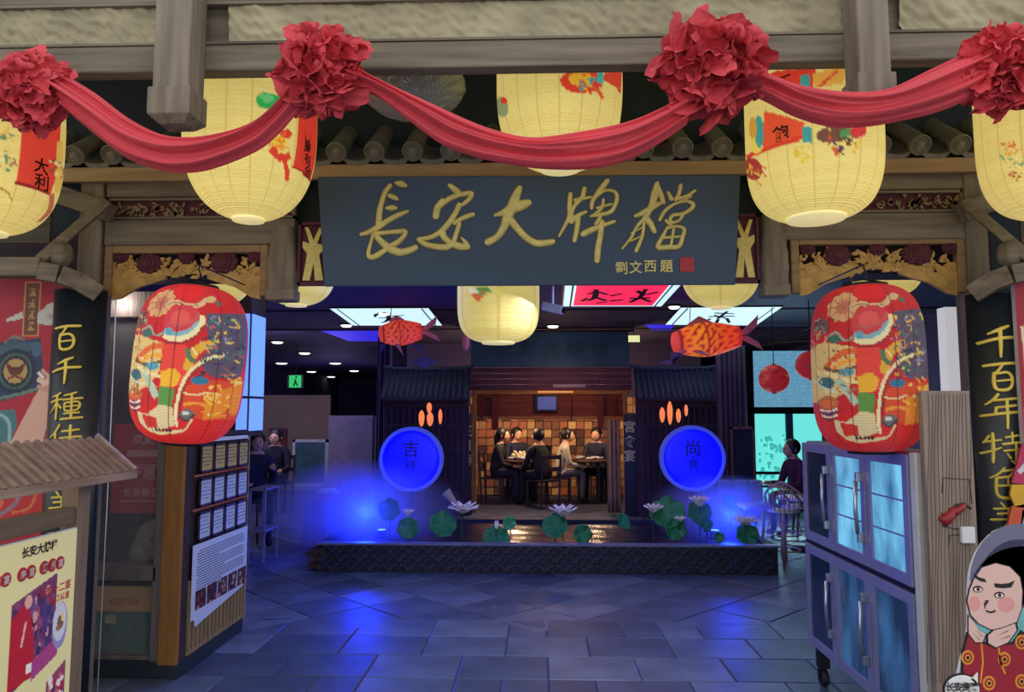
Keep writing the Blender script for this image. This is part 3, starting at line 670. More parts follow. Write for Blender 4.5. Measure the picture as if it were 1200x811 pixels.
# ------------------------------------------------------------------ yellow paper lanterns
YEL = (240,218,128)
LANT = vcol('yellow_paper', .50, .7, 42)
LRIM = plain('lantern_rim', (250,236,176), .5, emit=.5, ecol=(250,232,160))
CORDM = plain('black_cord', (20,20,22), .7)
def lantern(u, vb, R, Y, H, cv, label, group, n=2.7, mat=LANT, rim=.36, rot=0, nu=300, nv=130, tilt=0, name='yellow_lantern', zhang=3.62):
    c = P(u, vb, Y); R = R*Y/FPX; zc = c.z+H/2
    t = thing(name, (c.x, Y, c.z), label, 'lantern', group)
    face = math.atan2(-Y, -c.x)
    def prof(h):     # h 0 top .. 1 bottom
        a = -1+2*h; cap = .985; a *= cap
        return R*(1-abs(a)**(n*1.25))**(1/n), -a*H/2
    def f(q, h):
        hh = .5-.5*math.cos(PI*h); hh = .5*hh+.5*h
        r_, z = prof(hh); th = 2*PI*(q-.5)+face   # q=.5 faces the street
        seam = 1-.012*abs(math.cos(th*5+.3))**24
        rr = r_*seam; x_, y_ = rr*math.cos(th), rr*math.sin(th)
        return (c.x+x_, Y+y_, zc+z)
    b = B(); b.grid(f, nu, nv, True); o = b.obj('paper_shade', mat, t, True)
    uv = []
    for j in range(nv):
        h = j/(nv-1); hh = .5*(.5-.5*math.cos(PI*h))+.5*h
        for i in range(nu): uv.append((((i/nu)*2) % 1.0, hh))   # front half and back half carry the same print
    # q in [.25,.75] is the street side -> remap so that the print spans it
    uv = [(((i/nu-.25)*2) % 1.0, uv[j*nu+i][1]) for j in range(nv) for i in range(nu)]
    paint(o, cv, uv)
    rb, zb = prof(1); B().lathe([(rb*.98, -.012), (rb*1.02, -.006), (rb*1.02, .006), (rb*.98, .012), (rb*.9, 0)], (c.x, Y, zc+zb), 32).obj('bottom_ring', LRIM if name == 'yellow_lantern' else BLACKM, t, True)
    B().lathe([(rb*.98, -.012), (rb*1.02, -.006), (rb*1.02, .006), (rb*.98, .012), (rb*.9, 0)], (c.x, Y, zc-zb), 32).obj('top_ring', BLACKM, t, True)
    if zhang: B().tube([(c.x-rb, Y, zc-zb), (c.x, Y, zc-zb+.08), (c.x+rb, Y, zc-zb)], .004, 6).tube([(c.x, Y, zc-zb+.08), (c.x, Y, zhang)], .004, 6).obj('cord', CORDM, t)
    if tilt:
        t.rotation_euler = (0, tilt, 0)
    return t
def lcanvas(seed=0):
    cv = Canvas(420, 360, YEL, 0, 0, 1, 1)
    for i in range(9):
        x = (i+.5)/9; cv.line([(x-.002, 0), (x, 1)], .006, (206,176,92), .8)
    for j in range(0, 60): cv.line([(0, j/60), (1, j/60)], .003, (222,196,104), .45)
    return cv
# map picture pixels of one lantern to its print: x by asin, y straight
def tf(cx, R, vb, Y, H):
    c = P(cx, vb, Y); Rw = R*Y/FPX
    def f(u, v):
        s = max(-1, min(1, (u-cx)/R)); co = math.sqrt(1-s*s)
        z = P(u, v, Y-Rw*co*.97).z; return (.5+math.asin(s)/PI, 1-(z-c.z)/H)
    return f
H = .92
RO = (222,64,44); GR = (60,166,84); TEAL = (70,160,150); DK = (70,40,30)
def motif(cv, x, y, s, seed, cols):
    r = random.Random(seed)
    for i in range(16):
        a = r.uniform(0, 6.3); d = s*r.uniform(0, 1)**.7; px, py = x+math.cos(a)*d, y+math.sin(a)*d*.8
        c = r.choice(cols)
        if r.random() < .5: cv.ell(px, py, s*r.uniform(.12,.3), s*r.uniform(.08,.2), c, .9, r.uniform(0,3), 14, .15, 5)
        else: cv.line([(px, py), (px+r.uniform(-.4,.4)*s, py+r.uniform(-.3,.3)*s), (px+r.uniform(-.5,.5)*s, py+r.uniform(-.5,.5)*s)], s*.09, c, .9)
def ltext(t, s, u, v, Y, R, cu, size, mat=None):
    """characters printed on the curved shade"""
    cx = P(cu, v, Y).x; RR = R*Y/FPX
    p = P(u, v, Y-RR*.95); a = math.asin(max(-1, min(1, (u-cu)/R)))-math.atan2(cx, Y); dz = p.z
    pos = Vector((cx+(RR+.003)*math.sin(a), Y-(RR+.003)*math.cos(a), dz)); rgt = Vector((math.cos(a), math.sin(a), 0))
    text('printed_character', s, pos, rgt, (0,0,1), size, PRINTBLK, t, .003, .02)
PRINTBLK = plain('print_black', (40,20,18), .7)
FG = 'yellow paper lanterns under the porch'
# the one with the green dot
cv = lcanvas(); cv.tf = tf(291, 79, 258, 3.3, H)
cv.ell(310, 114, 15, 11, (50,176,84)); cv.ell(307, 110, 8, 5, (110,200,120))
cv.poly([(343,100),(369,100),(369,205),(343,188)], RO); cv.line([(343,188),(369,205)], 2, (170,30,30))
cv.line([(316,170),(326,178),(336,176)], 9, RO); cv.line([(330,178),(336,190),(341,203)], 5, RO); cv.ell(322,160,9,7,(240,200,60)); cv.ell(330,150,7,6,RO); motif(cv, 322, 160, 15, 3, [RO,(240,200,60),(240,150,50)])
LA = lantern(291, 258, 78, 3.3, H, cv, 'big lit yellow lantern with a green dot and a red strip at its edge', FG, n=2.25)
for i, ch in enumerate('吉慶有余'): ltext(LA, ch, 357, 136+i*15, 3.3, 80, 291, .06)
cv = lcanvas(); cv.tf = tf(-10, 79, 274, 3.3, H)
cv.poly([(18,120),(60,110),(58,216),(16,205)], (226,70,52)); cv.line([(16,204),(58,215)], 2.5, (150,36,40)); cv.line([(60,150),(62,190),(66,210)], 8, (230,190,90)); motif(cv, 64, 180, 14, 5, [(200,60,40),(90,90,60),(240,220,140)])
motif(cv, 3, 180, 14, 6, [(110,150,110),(90,80,70),(240,230,170),(200,120,80)]); motif(cv, 0, 150, 14, 7, [(110,150,110),(240,190,70)]); cv.line([(0,212),(10,216),(16,224)], 2, (190,140,80)); cv.line([(60,215),(66,235),(66,250)], 5, (190,110,80))
LB = lantern(-14, 274, 76, 3.3, H, cv, 'lit yellow lantern printed 大利 on a red strip, cut by the frame edge', FG, n=2.4)
for i, ch in enumerate('大利'): ltext(LB, ch, 39, 175+i*20, 3.3, 79, -10, .078)
cv = lcanvas(); cv.tf = tf(656, 76, 198, 3.35, H)
cv.ell(682, 96, 25, 14, RO); cv.ell(680, 94, 14, 8, (240,180,50)); cv.poly([(708,86),(730,84),(728,112),(706,96)], (222,70,50)); cv.rect(699,86,706,100,(80,180,170)); cv.line([(685,100),(700,108),(706,116)], 4, (226,90,50)); motif(cv, 690, 98, 16, 8, [RO,(240,190,50),(70,160,150)]); cv.ell(586,125,8,12,(150,160,110)); cv.ell(590,118,4,4,RO)
lantern(656, 198, 76, 3.35, H, cv, 'lit yellow lantern with red fish print, above the gold sign characters', FG)
cv = lcanvas(); cv.tf = tf(956, 81, 257, 3.3, H)
cv.poly([(905,76),(962,76),(958,105),(900,100)], RO); cv.poly([(903,120),(948,140),(946,158),(900,168)], (232,86,48)); cv.line([(878,175),(900,168),(946,157)], 5, RO); cv.ell(892,150,9,22,(240,210,90)); cv.ell(896,145,6,20,TEAL); cv.ell(888,140,5,14,(220,160,60))
cv.ell(884,190,12,14,(170,60,50)); motif(cv, 886, 192, 15, 12, [(150,60,50),(210,90,60),(230,190,70)]); cv.rect(945,84,955,100,TEAL); cv.rect(945,146,956,165,TEAL); cv.poly([(958,84),(994,80),(990,100),(960,102)], (234,170,70)); cv.line([(965,100),(985,84)], 3, RO)
cv.ell(980,158,20,10,(120,80,60)); cv.ell(995,160,10,7,(90,150,90)); motif(cv, 980, 168, 18, 13, [(100,60,40),(210,90,50),(230,190,90),(90,60,90)]); motif(cv, 948, 176, 14, 14, [(236,200,80),(220,190,60)]); cv.ell(1005,158,9,8,(214,60,60)); motif(cv, 1003, 176, 8, 15, [(230,190,60)])
LC = lantern(956, 257, 77, 3.3, H, cv, 'big lit yellow lantern printed 酒 and 飽 on red, right of the sign below the swag', FG, n=3.3)
ltext(LC, '酒', 922, 89, 3.3, 81, 956, .075); ltext(LC, '飽', 920, 148, 3.3, 81, 956, .075)
cv = lcanvas(); cv.tf = tf(1232, 80, 254, 3.3, H)
for x, y, c in ((1192,156,(222,90,60)),(1190,172,(120,170,110)),(1196,180,(100,160,120)),(1194,194,(170,80,50)),(1197,165,(230,150,60))): motif(cv, x, y, 8, int(x+y), [c, c, (230,190,80)])
lantern(1237, 254, 76, 3.3, H, cv, 'lit yellow lantern cut by the frame edge below the last rosette', FG, n=3.0)
# lanterns hanging inside the entrance
BG = 'yellow paper lanterns inside the entrance'
cv = lcanvas(); cv.tf = tf(584, 49, 402, 5.5, .75)
cv.ell(566,341,9,4,(90,150,80)); cv.ell(560,347,6,5,(220,110,60)); cv.ell(555,341,5,3,(240,240,200)); cv.ell(588,341,5,7,(226,214,110)); motif(cv, 566, 343, 9, 20, [(110,160,80),(220,110,60)])
lantern(584, 402, 48.5, 5.5, .75, cv, 'yellow lantern hanging inside below the middle of the sign', BG, n=3.1, nu=96, nv=48, zhang=2.95)
i_l = lantern(845, 361, 46, 5.5, .75, lcanvas(), 'yellow lantern hanging inside below the right end of the sign', BG, nu=96, nv=48, zhang=2.95, n=2.3)
lantern(347, 358, 46, 5.9, .75, lcanvas(), 'yellow lantern hanging inside below the left end of the sign', BG, nu=96, nv=48, zhang=2.95, n=2.4)
lantern(250, 358, 46, 4.9, .75, lcanvas(), 'glowing yellow lantern behind the carved panel and the tilted red lantern', BG, nu=96, nv=48, zhang=2.95, n=2.6)
lantern(1040, 348, 40, 5.6, .65, lcanvas(), 'pale yellow lantern behind the carved panel above the upright red lantern', BG, nu=96, nv=48, zhang=2.95, n=2.6)
# ------------------------------------------------------------------ big red painted lanterns
def redcanvas(shift, seed, hot):
    cv = Canvas(360, 300, (200,42,48), 0, 0, 1, 1); r = random.Random(seed)
    def t(x, y):
        s = max(-1, min(1, (x-287)/237.)); return ((.5+math.asin(s)/PI+shift), (y-28)/692.)
    cv.tf = t
    cv.poly([(40,560),(540,560),(540,730),(40,730)], (214,40,40))
    cv.poly([(400,160),(540,130),(545,340),(520,420),(440,430),(385,370),(425,300),(405,220)], (92,84,104))
    cv.poly([(30,290),(120,270),(240,300),(240,420),(200,480),(120,520),(30,520)], (224,190,124))
    cv.ell(190,130,66,62,(214,160,112),1,0,40,.08,10); cv.ell(195,132,34,30,(196,120,96)); 
    for k in range(10): cv.line([(195,132),(195+62*math.cos(k*.63),132+58*math.sin(k*.63))], 3, (170,96,70))
    cv.ell(312,52,78,58,(220,36,42)); cv.line([(225,140),(270,124),(320,136),(370,128),(400,100)], 20, (212,176,130)); cv.line([(225,140),(270,124),(320,136),(370,128)], 4, (150,90,60))
    cv.ell(420,96,24,14,(206,170,120),1,-.4); cv.ell(448,110,14,10,(90,110,100))
    cv.ell(312,205,82,72,(206,66,72)); cv.ell(300,190,40,34,(222,90,84)); cv.line([(255,215),(300,222),(350,200),(372,168)], 12, (200,90,90))
    cv.line([(245,250),(290,262),(340,246),(376,206)], 22, (126,176,184)); cv.line([(245,272),(300,280),(350,258),(384,214),(386,176)], 22, (236,220,168)); cv.line([(245,296),(300,300),(360,270),(392,215)], 5, (120,50,60)); cv.ell(262,252,15,18,(96,160,176))
    cv.ell(100,205,40,36,(120,86,84)); 
    for i in range(26): x, y = r.uniform(55,150), r.uniform(165,290); cv.line([(x,y),(x+r.uniform(-18,18),y+r.uniform(-18,18)),(x+r.uniform(-24,24),y+r.uniform(-20,24))], 4.5, r.choice([(222,186,120),(200,80,70),(60,70,70),(230,210,160),(110,150,140)]))
    cv.ell(160,262,28,16,(70,110,96)); cv.line([(130,250),(170,236),(200,270),(235,262)], 9, (150,170,150))
    cv.line([(120,380),(160,340),(200,318),(243,312)], 26, (224,104,54)); cv.line([(130,384),(180,362),(243,350)], 18, (240,164,60)); cv.line([(115,375),(160,392),(243,380)], 12, (96,90,60)); cv.ell(205,398,30,16,(90,160,180)); cv.line([(115,395),(170,420),(240,440)], 14, (238,216,160))
    cv.ell(120,440,34,26,(66,108,120)); cv.line([(70,430),(110,460),(160,478)], 9, (206,214,190)); cv.line([(170,430),(200,470),(235,520)], 30, (176,196,170))
    cv.poly([(244,300),(340,300),(352,420),(330,470),(244,500)], (228,72,62)); cv.poly([(246,418),(300,400),(330,430),(318,470),(248,500)], (238,176,54)); cv.poly([(246,480),(310,486),(304,566),(246,558)], (96,146,70)); cv.poly([(246,556),(306,562),(320,640),(250,660)], (222,200,150)); 
    cv.line([(350,400),(365,340),(400,300),(430,290)], 34, (226,166,60)); cv.line([(345,320),(352,350),(372,368)], 18, (90,120,90)); cv.line([(360,310),(378,340)], 6, (236,222,170))
    cv.line([(470,330),(420,352),(372,396),(342,450),(326,520),(322,600),(330,640)], 13, (238,220,168)); cv.line([(480,340),(430,362),(384,402),(354,456),(340,520),(336,610)], 5, (110,60,50))
    cv.poly([(352,470),(420,440),(520,440),(540,600),(440,610),(345,590)], (216,78,48)); cv.poly([(430,500),(540,430),(545,580),(430,610)], (230,134,48)); cv.ell(400,446,32,17,(50,120,150)); cv.line([(345,500),(390,506),(430,494),(475,500)], 6, (238,214,160)); cv.line([(350,548),(400,540),(440,552)], 12, (236,150,60))
    for i in range(60):
        x, y = r.uniform(395,515), r.uniform(165,420); cv.line([(x,y),(x+r.uniform(-15,15),y+r.uniform(-15,15)),(x+r.uniform(-22,22),y+r.uniform(-10,26))], r.uniform(3,7), r.choice([(214,176,110),(70,120,110),(196,88,70),(150,140,170),(226,196,80),(46,60,84)]))
    for i in range(26):
        x, y = r.uniform(430,515), r.uniform(430,590); cv.line([(x,y),(x+r.uniform(-16,16),y+r.uniform(-16,16)),(x+r.uniform(-16,16),y+r.uniform(-20,20))], 6, r.choice([(240,190,60),(214,70,44),(236,150,50),(238,206,110)]))
    cv.ell(122,520,44,26,(186,112,70)); cv.ell(122,524,30,16,(226,110,60)); cv.line([(86,548),(120,556),(155,546)], 8, (230,226,210)); cv.line([(88,560),(122,568),(156,556)], 8, (40,80,110)); cv.line([(90,572),(122,580),(156,568)], 7, (230,226,210)); cv.line([(96,584),(122,592),(150,582)], 6, (50,60,70))
    cv.poly([(140,590),(190,600),(246,560),(250,660),(170,668),(140,640)], (222,200,154)); cv.poly([(160,600),(236,610),(236,650),(170,656)], (210,52,46)); cv.line([(170,664),(230,674),(300,668),(350,660)], 14, (230,206,150))
    for x in (222,240,262,280,296): cv.ell(x,660,7,7,(40,40,50))
    cv.ell(366,590,28,24,(112,108,104)); cv.ell(362,584,14,10,(214,208,196)); cv.line([(340,600),(366,616),(396,590)], 8, (60,60,70)); cv.line([(390,610),(370,650),(350,664)], 8, (226,200,150))
    for i in range(30):
        x, y = r.uniform(60,240), r.uniform(300,520); cv.line([(x,y),(x+r.uniform(-16,16),y+r.uniform(-12,12)),(x+r.uniform(-22,22),y+r.uniform(-14,14))], 3.4, r.choice([(150,70,50),(90,120,110),(240,226,180),(230,120,60)]))
    for k in range(8):
        xx_ = k/8+.03
        cv.tf = None; cv.line([(xx_, 0), (xx_, 1)], .006, (90,20,26), .55); cv.tf = t
    return cv
REDL = vcol('red_lantern_print', .24, .55, 60)
REDH = vcol('red_lantern_print_lit', .46, .55, 60)
RG = 'big painted red lanterns'
r1 = lantern(213, 520, 62.5, 3.45, .75, redcanvas(-.10, 3, 1), 'big red lantern with painted figures, tilted, before the notice board', RG, n=2.9, mat=REDH, nu=300, nv=150, tilt=math.radians(4), name='painted_red_lantern', zhang=0)
r2 = lantern(1021, 530, 60.5, 3.45, .765, redcanvas(0, 4, 0), 'big red lantern with painted figures, upright, above the steel cabinet', RG, n=3.2, mat=REDL, nu=300, nv=150, name='painted_red_lantern', zhang=0)
for lt, z, lb in ((r1, .75, 'black hook arm holding the tilted red lantern'), (r2, .765, 'black hook arm holding the upright red lantern')):
    L = lt.location; zt_ = L.z+z; dx = math.tan(lt.rotation_euler.y)*z
    t = thing('hook_arm', (L.x+dx, 3.99, zt_+.075), lb, 'hook', 'hooks of the red lanterns')
    B().tube([(L.x+dx, 3.998, zt_+.10), (L.x+dx, 3.45, zt_+.10), (L.x+dx, 3.44, zt_+.075)], .004, 8).obj('arm', BLACKM, t)
    B().tube([(L.x+dx, 3.445, zt_+.08), (L.x+dx+.012, 3.445, zt_+.05), (L.x+dx, 3.445, zt_+.03)], .004, 6).obj('clip', BLACKM, t)
    cx = L.x+dx*.98; b = B(); rr = .12
    b.tube([(cx-.1, 3.45, zt_+.012), (cx-.06, 3.45, zt_+.022), (cx, 3.45, zt_+.03), (cx+.06, 3.45, zt_+.022), (cx+.1, 3.45, zt_+.012)], .004, 6); b.obj('wire_handle', BLACKM, t)

# ------------------------------------------------------------------ lamp wrapped in clear plastic
m, nt, p_ = newmat('crumpled_plastic'); p_.inputs['Base Color'].default_value = (.5,.53,.5,1); p_.inputs['Roughness'].default_value = .14; setp(p_, 'Specular IOR Level', .9); p_.inputs['Alpha'].default_value = .72
c = P(484, 100, 3.45); t = thing('wrapped_lamp', (c.x, 3.45, c.z-.14), 'dim round lamp wrapped in crumpled clear plastic behind the garland', 'lamp'); r = random.Random(3)
ph = [(r.randrange(3,14), r.randrange(3,12), r.uniform(0,6)) for _ in range(8)]
b = B(); b.blob(c, (.235,.2,.15), 90, 50, lambda a, e: 1+sum(abs(math.sin(i*a+j*e+k)) for i, j, k in ph)*.016); b.obj('plastic_wrap', m, t)
B().blob(c, (.19,.16,.11), 24, 14).obj('lamp_bowl', plain('lamp_bowl', (120,122,104), .6), t, True)
B().tube([(c.x, 3.45, c.z+.1), (c.x, 3.45, 3.62)], .006, 6).obj('cord', CORDM, t)
# ------------------------------------------------------------------ steel cabinet with glass doors on wheels
CX = P(949, 700, 4.6).x; CY0, CY1 = PX(1078, 650, P(949, 700, 4.6).x).y, 4.62; CZT = 1.425; CZB = P(948.7, 755, 4.6).z
CFR = plain('cabinet_frame', (140,142,180), .4, .3, .08); CBODY = plain('cabinet_body', (150,152,160), .45, .4, .06)
def lumpy(name, base, lo, hi, st):      # frosted glass with a blotchy glow put into its emission colour
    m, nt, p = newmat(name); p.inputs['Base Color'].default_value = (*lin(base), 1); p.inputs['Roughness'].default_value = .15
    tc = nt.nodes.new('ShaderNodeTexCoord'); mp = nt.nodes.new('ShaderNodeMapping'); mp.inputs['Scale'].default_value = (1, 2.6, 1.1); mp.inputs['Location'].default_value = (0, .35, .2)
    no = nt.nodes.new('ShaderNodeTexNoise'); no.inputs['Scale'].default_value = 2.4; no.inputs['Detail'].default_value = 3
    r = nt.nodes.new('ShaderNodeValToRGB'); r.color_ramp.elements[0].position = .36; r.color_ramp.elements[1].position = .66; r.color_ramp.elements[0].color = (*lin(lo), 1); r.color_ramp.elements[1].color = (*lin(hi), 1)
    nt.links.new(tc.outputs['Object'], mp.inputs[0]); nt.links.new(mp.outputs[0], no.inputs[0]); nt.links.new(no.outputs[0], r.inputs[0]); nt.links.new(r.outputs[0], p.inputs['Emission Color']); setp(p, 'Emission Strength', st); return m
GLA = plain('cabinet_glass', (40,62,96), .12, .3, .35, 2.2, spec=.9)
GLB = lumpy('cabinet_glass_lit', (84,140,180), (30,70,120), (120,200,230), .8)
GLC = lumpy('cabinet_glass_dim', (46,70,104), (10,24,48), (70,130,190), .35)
cb = thing('steel_cabinet', (CX+.1, (CY0+CY1)/2, 0), 'tall steel cabinet on wheels with six glass doors, beside the wood-grain panel', 'cabinet')
zm = P(1000, 652, 3.95).z
zm = 1.6-(628-483)*4.6/FPX
B().box((CX+.015, CY0, CZB), (CX+.185, CY1, CZT)).obj('body', CBODY, cb, bevel=.008)
B().box((CX-.004, CY0-.004, CZB+.0), (CX+.05, CY0+.05, CZT)).obj('corner_post', plain('stainless', (206,208,200), .4, 0, .05), cb, bevel=.006)
B().box((CX, CY0+.05, zm-.012), (CX+.02, CY1, zm+.012)).obj('divider', BLACKM, cb)
dw = (CY1-CY0-.05)/3
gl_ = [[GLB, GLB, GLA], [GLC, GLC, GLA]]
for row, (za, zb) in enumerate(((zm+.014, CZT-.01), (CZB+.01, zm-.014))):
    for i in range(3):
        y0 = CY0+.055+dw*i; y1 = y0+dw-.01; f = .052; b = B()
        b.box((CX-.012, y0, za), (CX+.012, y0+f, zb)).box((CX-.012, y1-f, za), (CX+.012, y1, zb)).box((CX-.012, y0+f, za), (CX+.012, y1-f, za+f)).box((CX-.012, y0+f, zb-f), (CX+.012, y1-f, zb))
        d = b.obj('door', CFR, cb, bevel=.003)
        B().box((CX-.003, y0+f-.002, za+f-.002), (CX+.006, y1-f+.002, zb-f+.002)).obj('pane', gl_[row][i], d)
        if row == 0 and i < 2:
            for q in range(1, 3): zq = za+f+(zb-za-2*f)*q/3; B().box((CX-.005, y0+f, zq-.004), (CX-.002, y1-f, zq+.004)).obj('shelf_edge', CFR, d)
        if i > 0:
            yh = y0+f*.4; zc = (za+zb)/2+(.0 if row == 0 else .02); hh = .15
            for q in (-1, 1): B().box((CX-.045, yh-.012, zc+q*hh-.022), (CX-.01, yh+.012, zc+q*hh+.022)).obj('handle_mount', STEEL, d, bevel=.003)
            B().tube([(CX-.045, yh, zc-hh+.02), (CX-.052, yh, zc), (CX-.045, yh, zc+hh-.02)], .010, 8).obj('handle', STEEL, d, True)
for y_ in (CY0+.12, CY1-.06):
    for x_ in (CX+.05,):
        w = B(); w.lathe([(.0,-.018),(.046,-.018),(.05,-.01),(.05,.01),(.046,.018),(.0,.018)], (x_, y_, .05), 20, 'x'); o = w.obj('wheel', plain('rubber', (22,22,26), .6) if x_ < CX+.1 and y_ < 4 else bpy.data.materials['rubber'], cb, True)
        B().box((x_-.03, y_-.03, .105), (x_+.03, y_+.03, CZB+.01)).box((x_-.03, y_-.01, .04), (x_-.022, y_+.01, .11)).obj('caster_fork', BLACKM, cb)
# ------------------------------------------------------------------ wood-grain panel beside it
WG = wood('wood_grain_panel', (146,128,116), 2, .3, .7, .8, .8)
xp0, xp1 = CX+.0, P(1141, 600, CY0-.06).x
YP = CY0-.06
wp = thing('wood_grain_panel', ((xp0+xp1)/2, YP, 0), 'grey wood-grain board panel with a red chilli ornament and a white socket', 'panel')
zt = P(1110, 458, YP-.02).z
B().box((xp0, YP-.02, 0), (xp1, YP+.02, zt)).obj('board', WG, wp, bevel=.004)
def q3(u, v): return P(u, v, YP-.022)
r = random.Random(4); b = B()
for i in range(13):
    u = 1088+i*4.1; pts = [q3(u+1.2*math.sin(k*.9+i), 462+k*26)+Vector((0,.002,0)) for k in range(14)]
    b.tube(pts, .0016, 4)
b.obj('grooves', plain('groove', (92,78,72), .9), wp)['kind'] = 'stuff'
b = B(); 
for pts in ([(1104,578),(1105,560),(1136,562),(1139,590)], [(1104,600),(1105,617),(1120,620),(1132,618)], [(1112,640),(1113,627),(1128,627)]): b.tube([q3(*p) for p in pts], .002, 5)
b.obj('line_drawing', plain('thin_line', (60,50,50), .8), wp)
CHI = plain('chilli_red', (150,34,40), .4)
b = B(); b.tube([q3(1100,607), q3(1106,610), q3(1114,604), q3(1119,594)], [.006,.026,.022,.008], 10); b.tube([q3(1112,596), q3(1120,600), q3(1128,594), q3(1132,590)], [.004,.018,.014,.006], 10); b.obj('chilli', CHI, wp, True)
B().tube([q3(1119,592), q3(1130,590), q3(1138,596)], .005, 6).obj('chilli_stem', plain('stem_green', (40,52,36), .6), wp)
B().box(q3(1125,636)-Vector((.0,.018,0)), q3(1140,617)+Vector((0,.002,0))).obj('socket', WHITEP, wp, bevel=.004)
# ------------------------------------------------------------------ wall pieces right and left behind the bays
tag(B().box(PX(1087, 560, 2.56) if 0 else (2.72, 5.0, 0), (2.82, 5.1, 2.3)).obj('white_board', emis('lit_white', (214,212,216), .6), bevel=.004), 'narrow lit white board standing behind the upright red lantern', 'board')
CURT = plain('brown_curtain', (92,66,62), .9, 0, .2, 4, .3, 10)
def curtain(name, x0, x1, y, za, zb, label, mat, folds=5, amp=.025):
    b = B()
    b.grid(lambda a, h: (x0+(x1-x0)*a, y+amp*math.sin(a*folds*2*PI+.6*h), za+(zb-za)*h), 60, 6)
    return tag(b.obj(name, mat, None, True, solid=.008), label, 'curtain')
curtain('curtain', 2.42, 2.62, 4.28, 0, 2.3, 'dark brown curtain at the entrance beside the plank reading 千百年', CURT, 2)
# ------------------------------------------------------------------ illustrated poster at the far right + standee in front
def flat(name, cv, y, u0, u1, v0, v1, nu, nv, mat, parent, xoff=0):
    a = P((u0+u1)/2, v0, y).z, P((u0+u1)/2, v1, y).z; x0, x1 = P(u0, (v0+v1)/2, y).x, P(u1, (v0+v1)/2, y).x
    return printed(name, cv, lambda s, t: (x0+(x1-x0)*s, y, a[0]+(a[1]-a[0])*t), nu, nv, mat, parent)
PRINT = vcol('print', 0, .55); PRINTL = vcol('print_bright', 0, .5)
yy = 3.74
pt = thing('illustrated_board', P(1240, 600, yy), 'bright illustrated advertising board overlapping the plank with 千百年特色', 'poster')
cv = Canvas(150, 480, (168,30,52), 1186, 325, 1290, 1010)
cv.poly([(1193,400),(1200,385),(1300,380),(1300,520),(1196,520),(1192,460)], (226,178,50)); cv.line([(1192,400),(1194,460),(1197,520)], 3, (240,230,190)); cv.ell(1230,350,20,14,(235,225,205)); cv.ell(1250,440,30,40,(200,60,60))
cv.poly([(1186,522),(1290,520),(1290,580),(1186,568)], (196,56,96)); cv.line([(1192,555),(1200,545),(1215,548)], 5, (240,220,220))
cv.poly([(1186,568),(1290,574),(1290,700),(1186,700)], (30,50,70)); cv.poly([(1186,568),(1230,568),(1220,592),(1188,596)], (232,180,50)); cv.poly([(1186,596),(1202,590),(1196,620),(1186,620)], (224,96,60)); cv.poly([(1198,596),(1240,580),(1240,630),(1194,630)], (140,176,210)); cv.line([(1190,568),(1192,590),(1186,604)], 2.4, (30,26,40)); cv.line([(1204,590),(1196,612),(1196,625)], 2.4, (30,26,40))
xb0 = P(1194, 420, yy).x; xb1 = xb0+.42; zb0, zb1 = P(1200, 325, yy).z, 0.0
printed('print', cv, lambda s, t: (xb0+.42*s, yy, zb0+(zb1-zb0)*t), 100, 300, PRINT, pt)
x0, x1 = xb0, xb1
def pcut(pts, m, k=1): B().prism([P(u, v, yy-.012-.002*k) for u, v in pts], (0, .002 if k > 1 else .013, 0)).obj('printed_shape', m, pt)
pcut([(1198,520),(1240,520),(1240,572),(1186,566)], plain('print_pink', (196,56,96), .6)); pcut([(1192,552),(1200,543),(1206,546),(1196,556)], WHITEP, 2)
pcut([(1186,568),(1240,568),(1240,600),(1190,594),(1184,580)], plain('print_yellow', (232,180,50), .6)); pcut([(1186,594),(1204,590),(1197,618),(1180,620)], plain('print_coral', (224,96,60), .6)); pcut([(1198,598),(1240,582),(1240,640),(1194,640)], plain('print_sky', (140,176,210), .6))
B().box((x0, yy+.004, 0.0), (x1, yy+.03, P(1240, 325, yy).z)).obj('backing', WHITEP, pt)
# standee: painted cut-out figure in opera head-dress, with speech bubble
ys = 2.5
st = thing('cutout_standee', (P(1175, 700, ys).x, ys, 0), 'cardboard cut-out of a pouting cartoon figure in a navy cap and red robe', 'standee')
def cut(name, pts, mat, y=ys, d=.012, dy=0, parent=st):
    q = [P(u, v, y) for u, v in pts]; q = [Vector((p.x, y+dy, p.z)) for p in q]
    return B().prism(q, (0, d, 0)).obj(name, mat, parent)
SK = plain('print_skin', (232,190,178), .6, 0, .03); NAVY = plain('print_navy', (50,50,86), .6, 0, .05); GREYP = plain('print_grey', (112,112,136), .6, 0, .05); REDP = plain('print_robe', (160,24,46), .6, 0, .06); INK = plain('print_ink', (30,20,30), .6); BLUSH = plain('print_blush', (232,158,152), .6, 0, .05); YE = plain('print_orange', (226,150,44), .6); TEALP = plain('print_teal', (120,190,190), .6); WHP = plain('print_white', (238,234,232), .6)
arc = lambda cx, cy, rx, ry, a0, a1, n=16: [(cx+rx*math.cos(math.radians(a0+(a1-a0)*i/n)), cy+ry*math.sin(math.radians(a0+(a1-a0)*i/n))) for i in range(n+1)]
out = arc(1192, 690, 56, 74, 180, 360)+[(1256,760),(1270,1010),(1130,1010),(1124,790),(1134,748),(1136,735)]
cut('board', out, WHP, dy=.003, d=.014)
B().box((P(1175,700,ys).x-.1, ys+.018, 0), (P(1175,700,ys).x+.1, ys+.3, .03)).obj('foot', BLACKM, st)
n_ = [0]
def lay(pts, m, k): cut('printed_shape', pts, m, dy=-.0006*k, d=.003)
lay(arc(1192, 690, 54, 72, 180, 360)+[(1250,760),(1265,1005),(1135,1005)], TEALP, 1)
lay(arc(1192, 680, 55, 66, 180, 360)+arc(1194, 690, 48, 52, 360, 180), GREYP, 2)
lay(arc(1194, 690, 50, 58, 180, 360)+[(1244,700),(1200,700),(1137,705)], NAVY, 3)
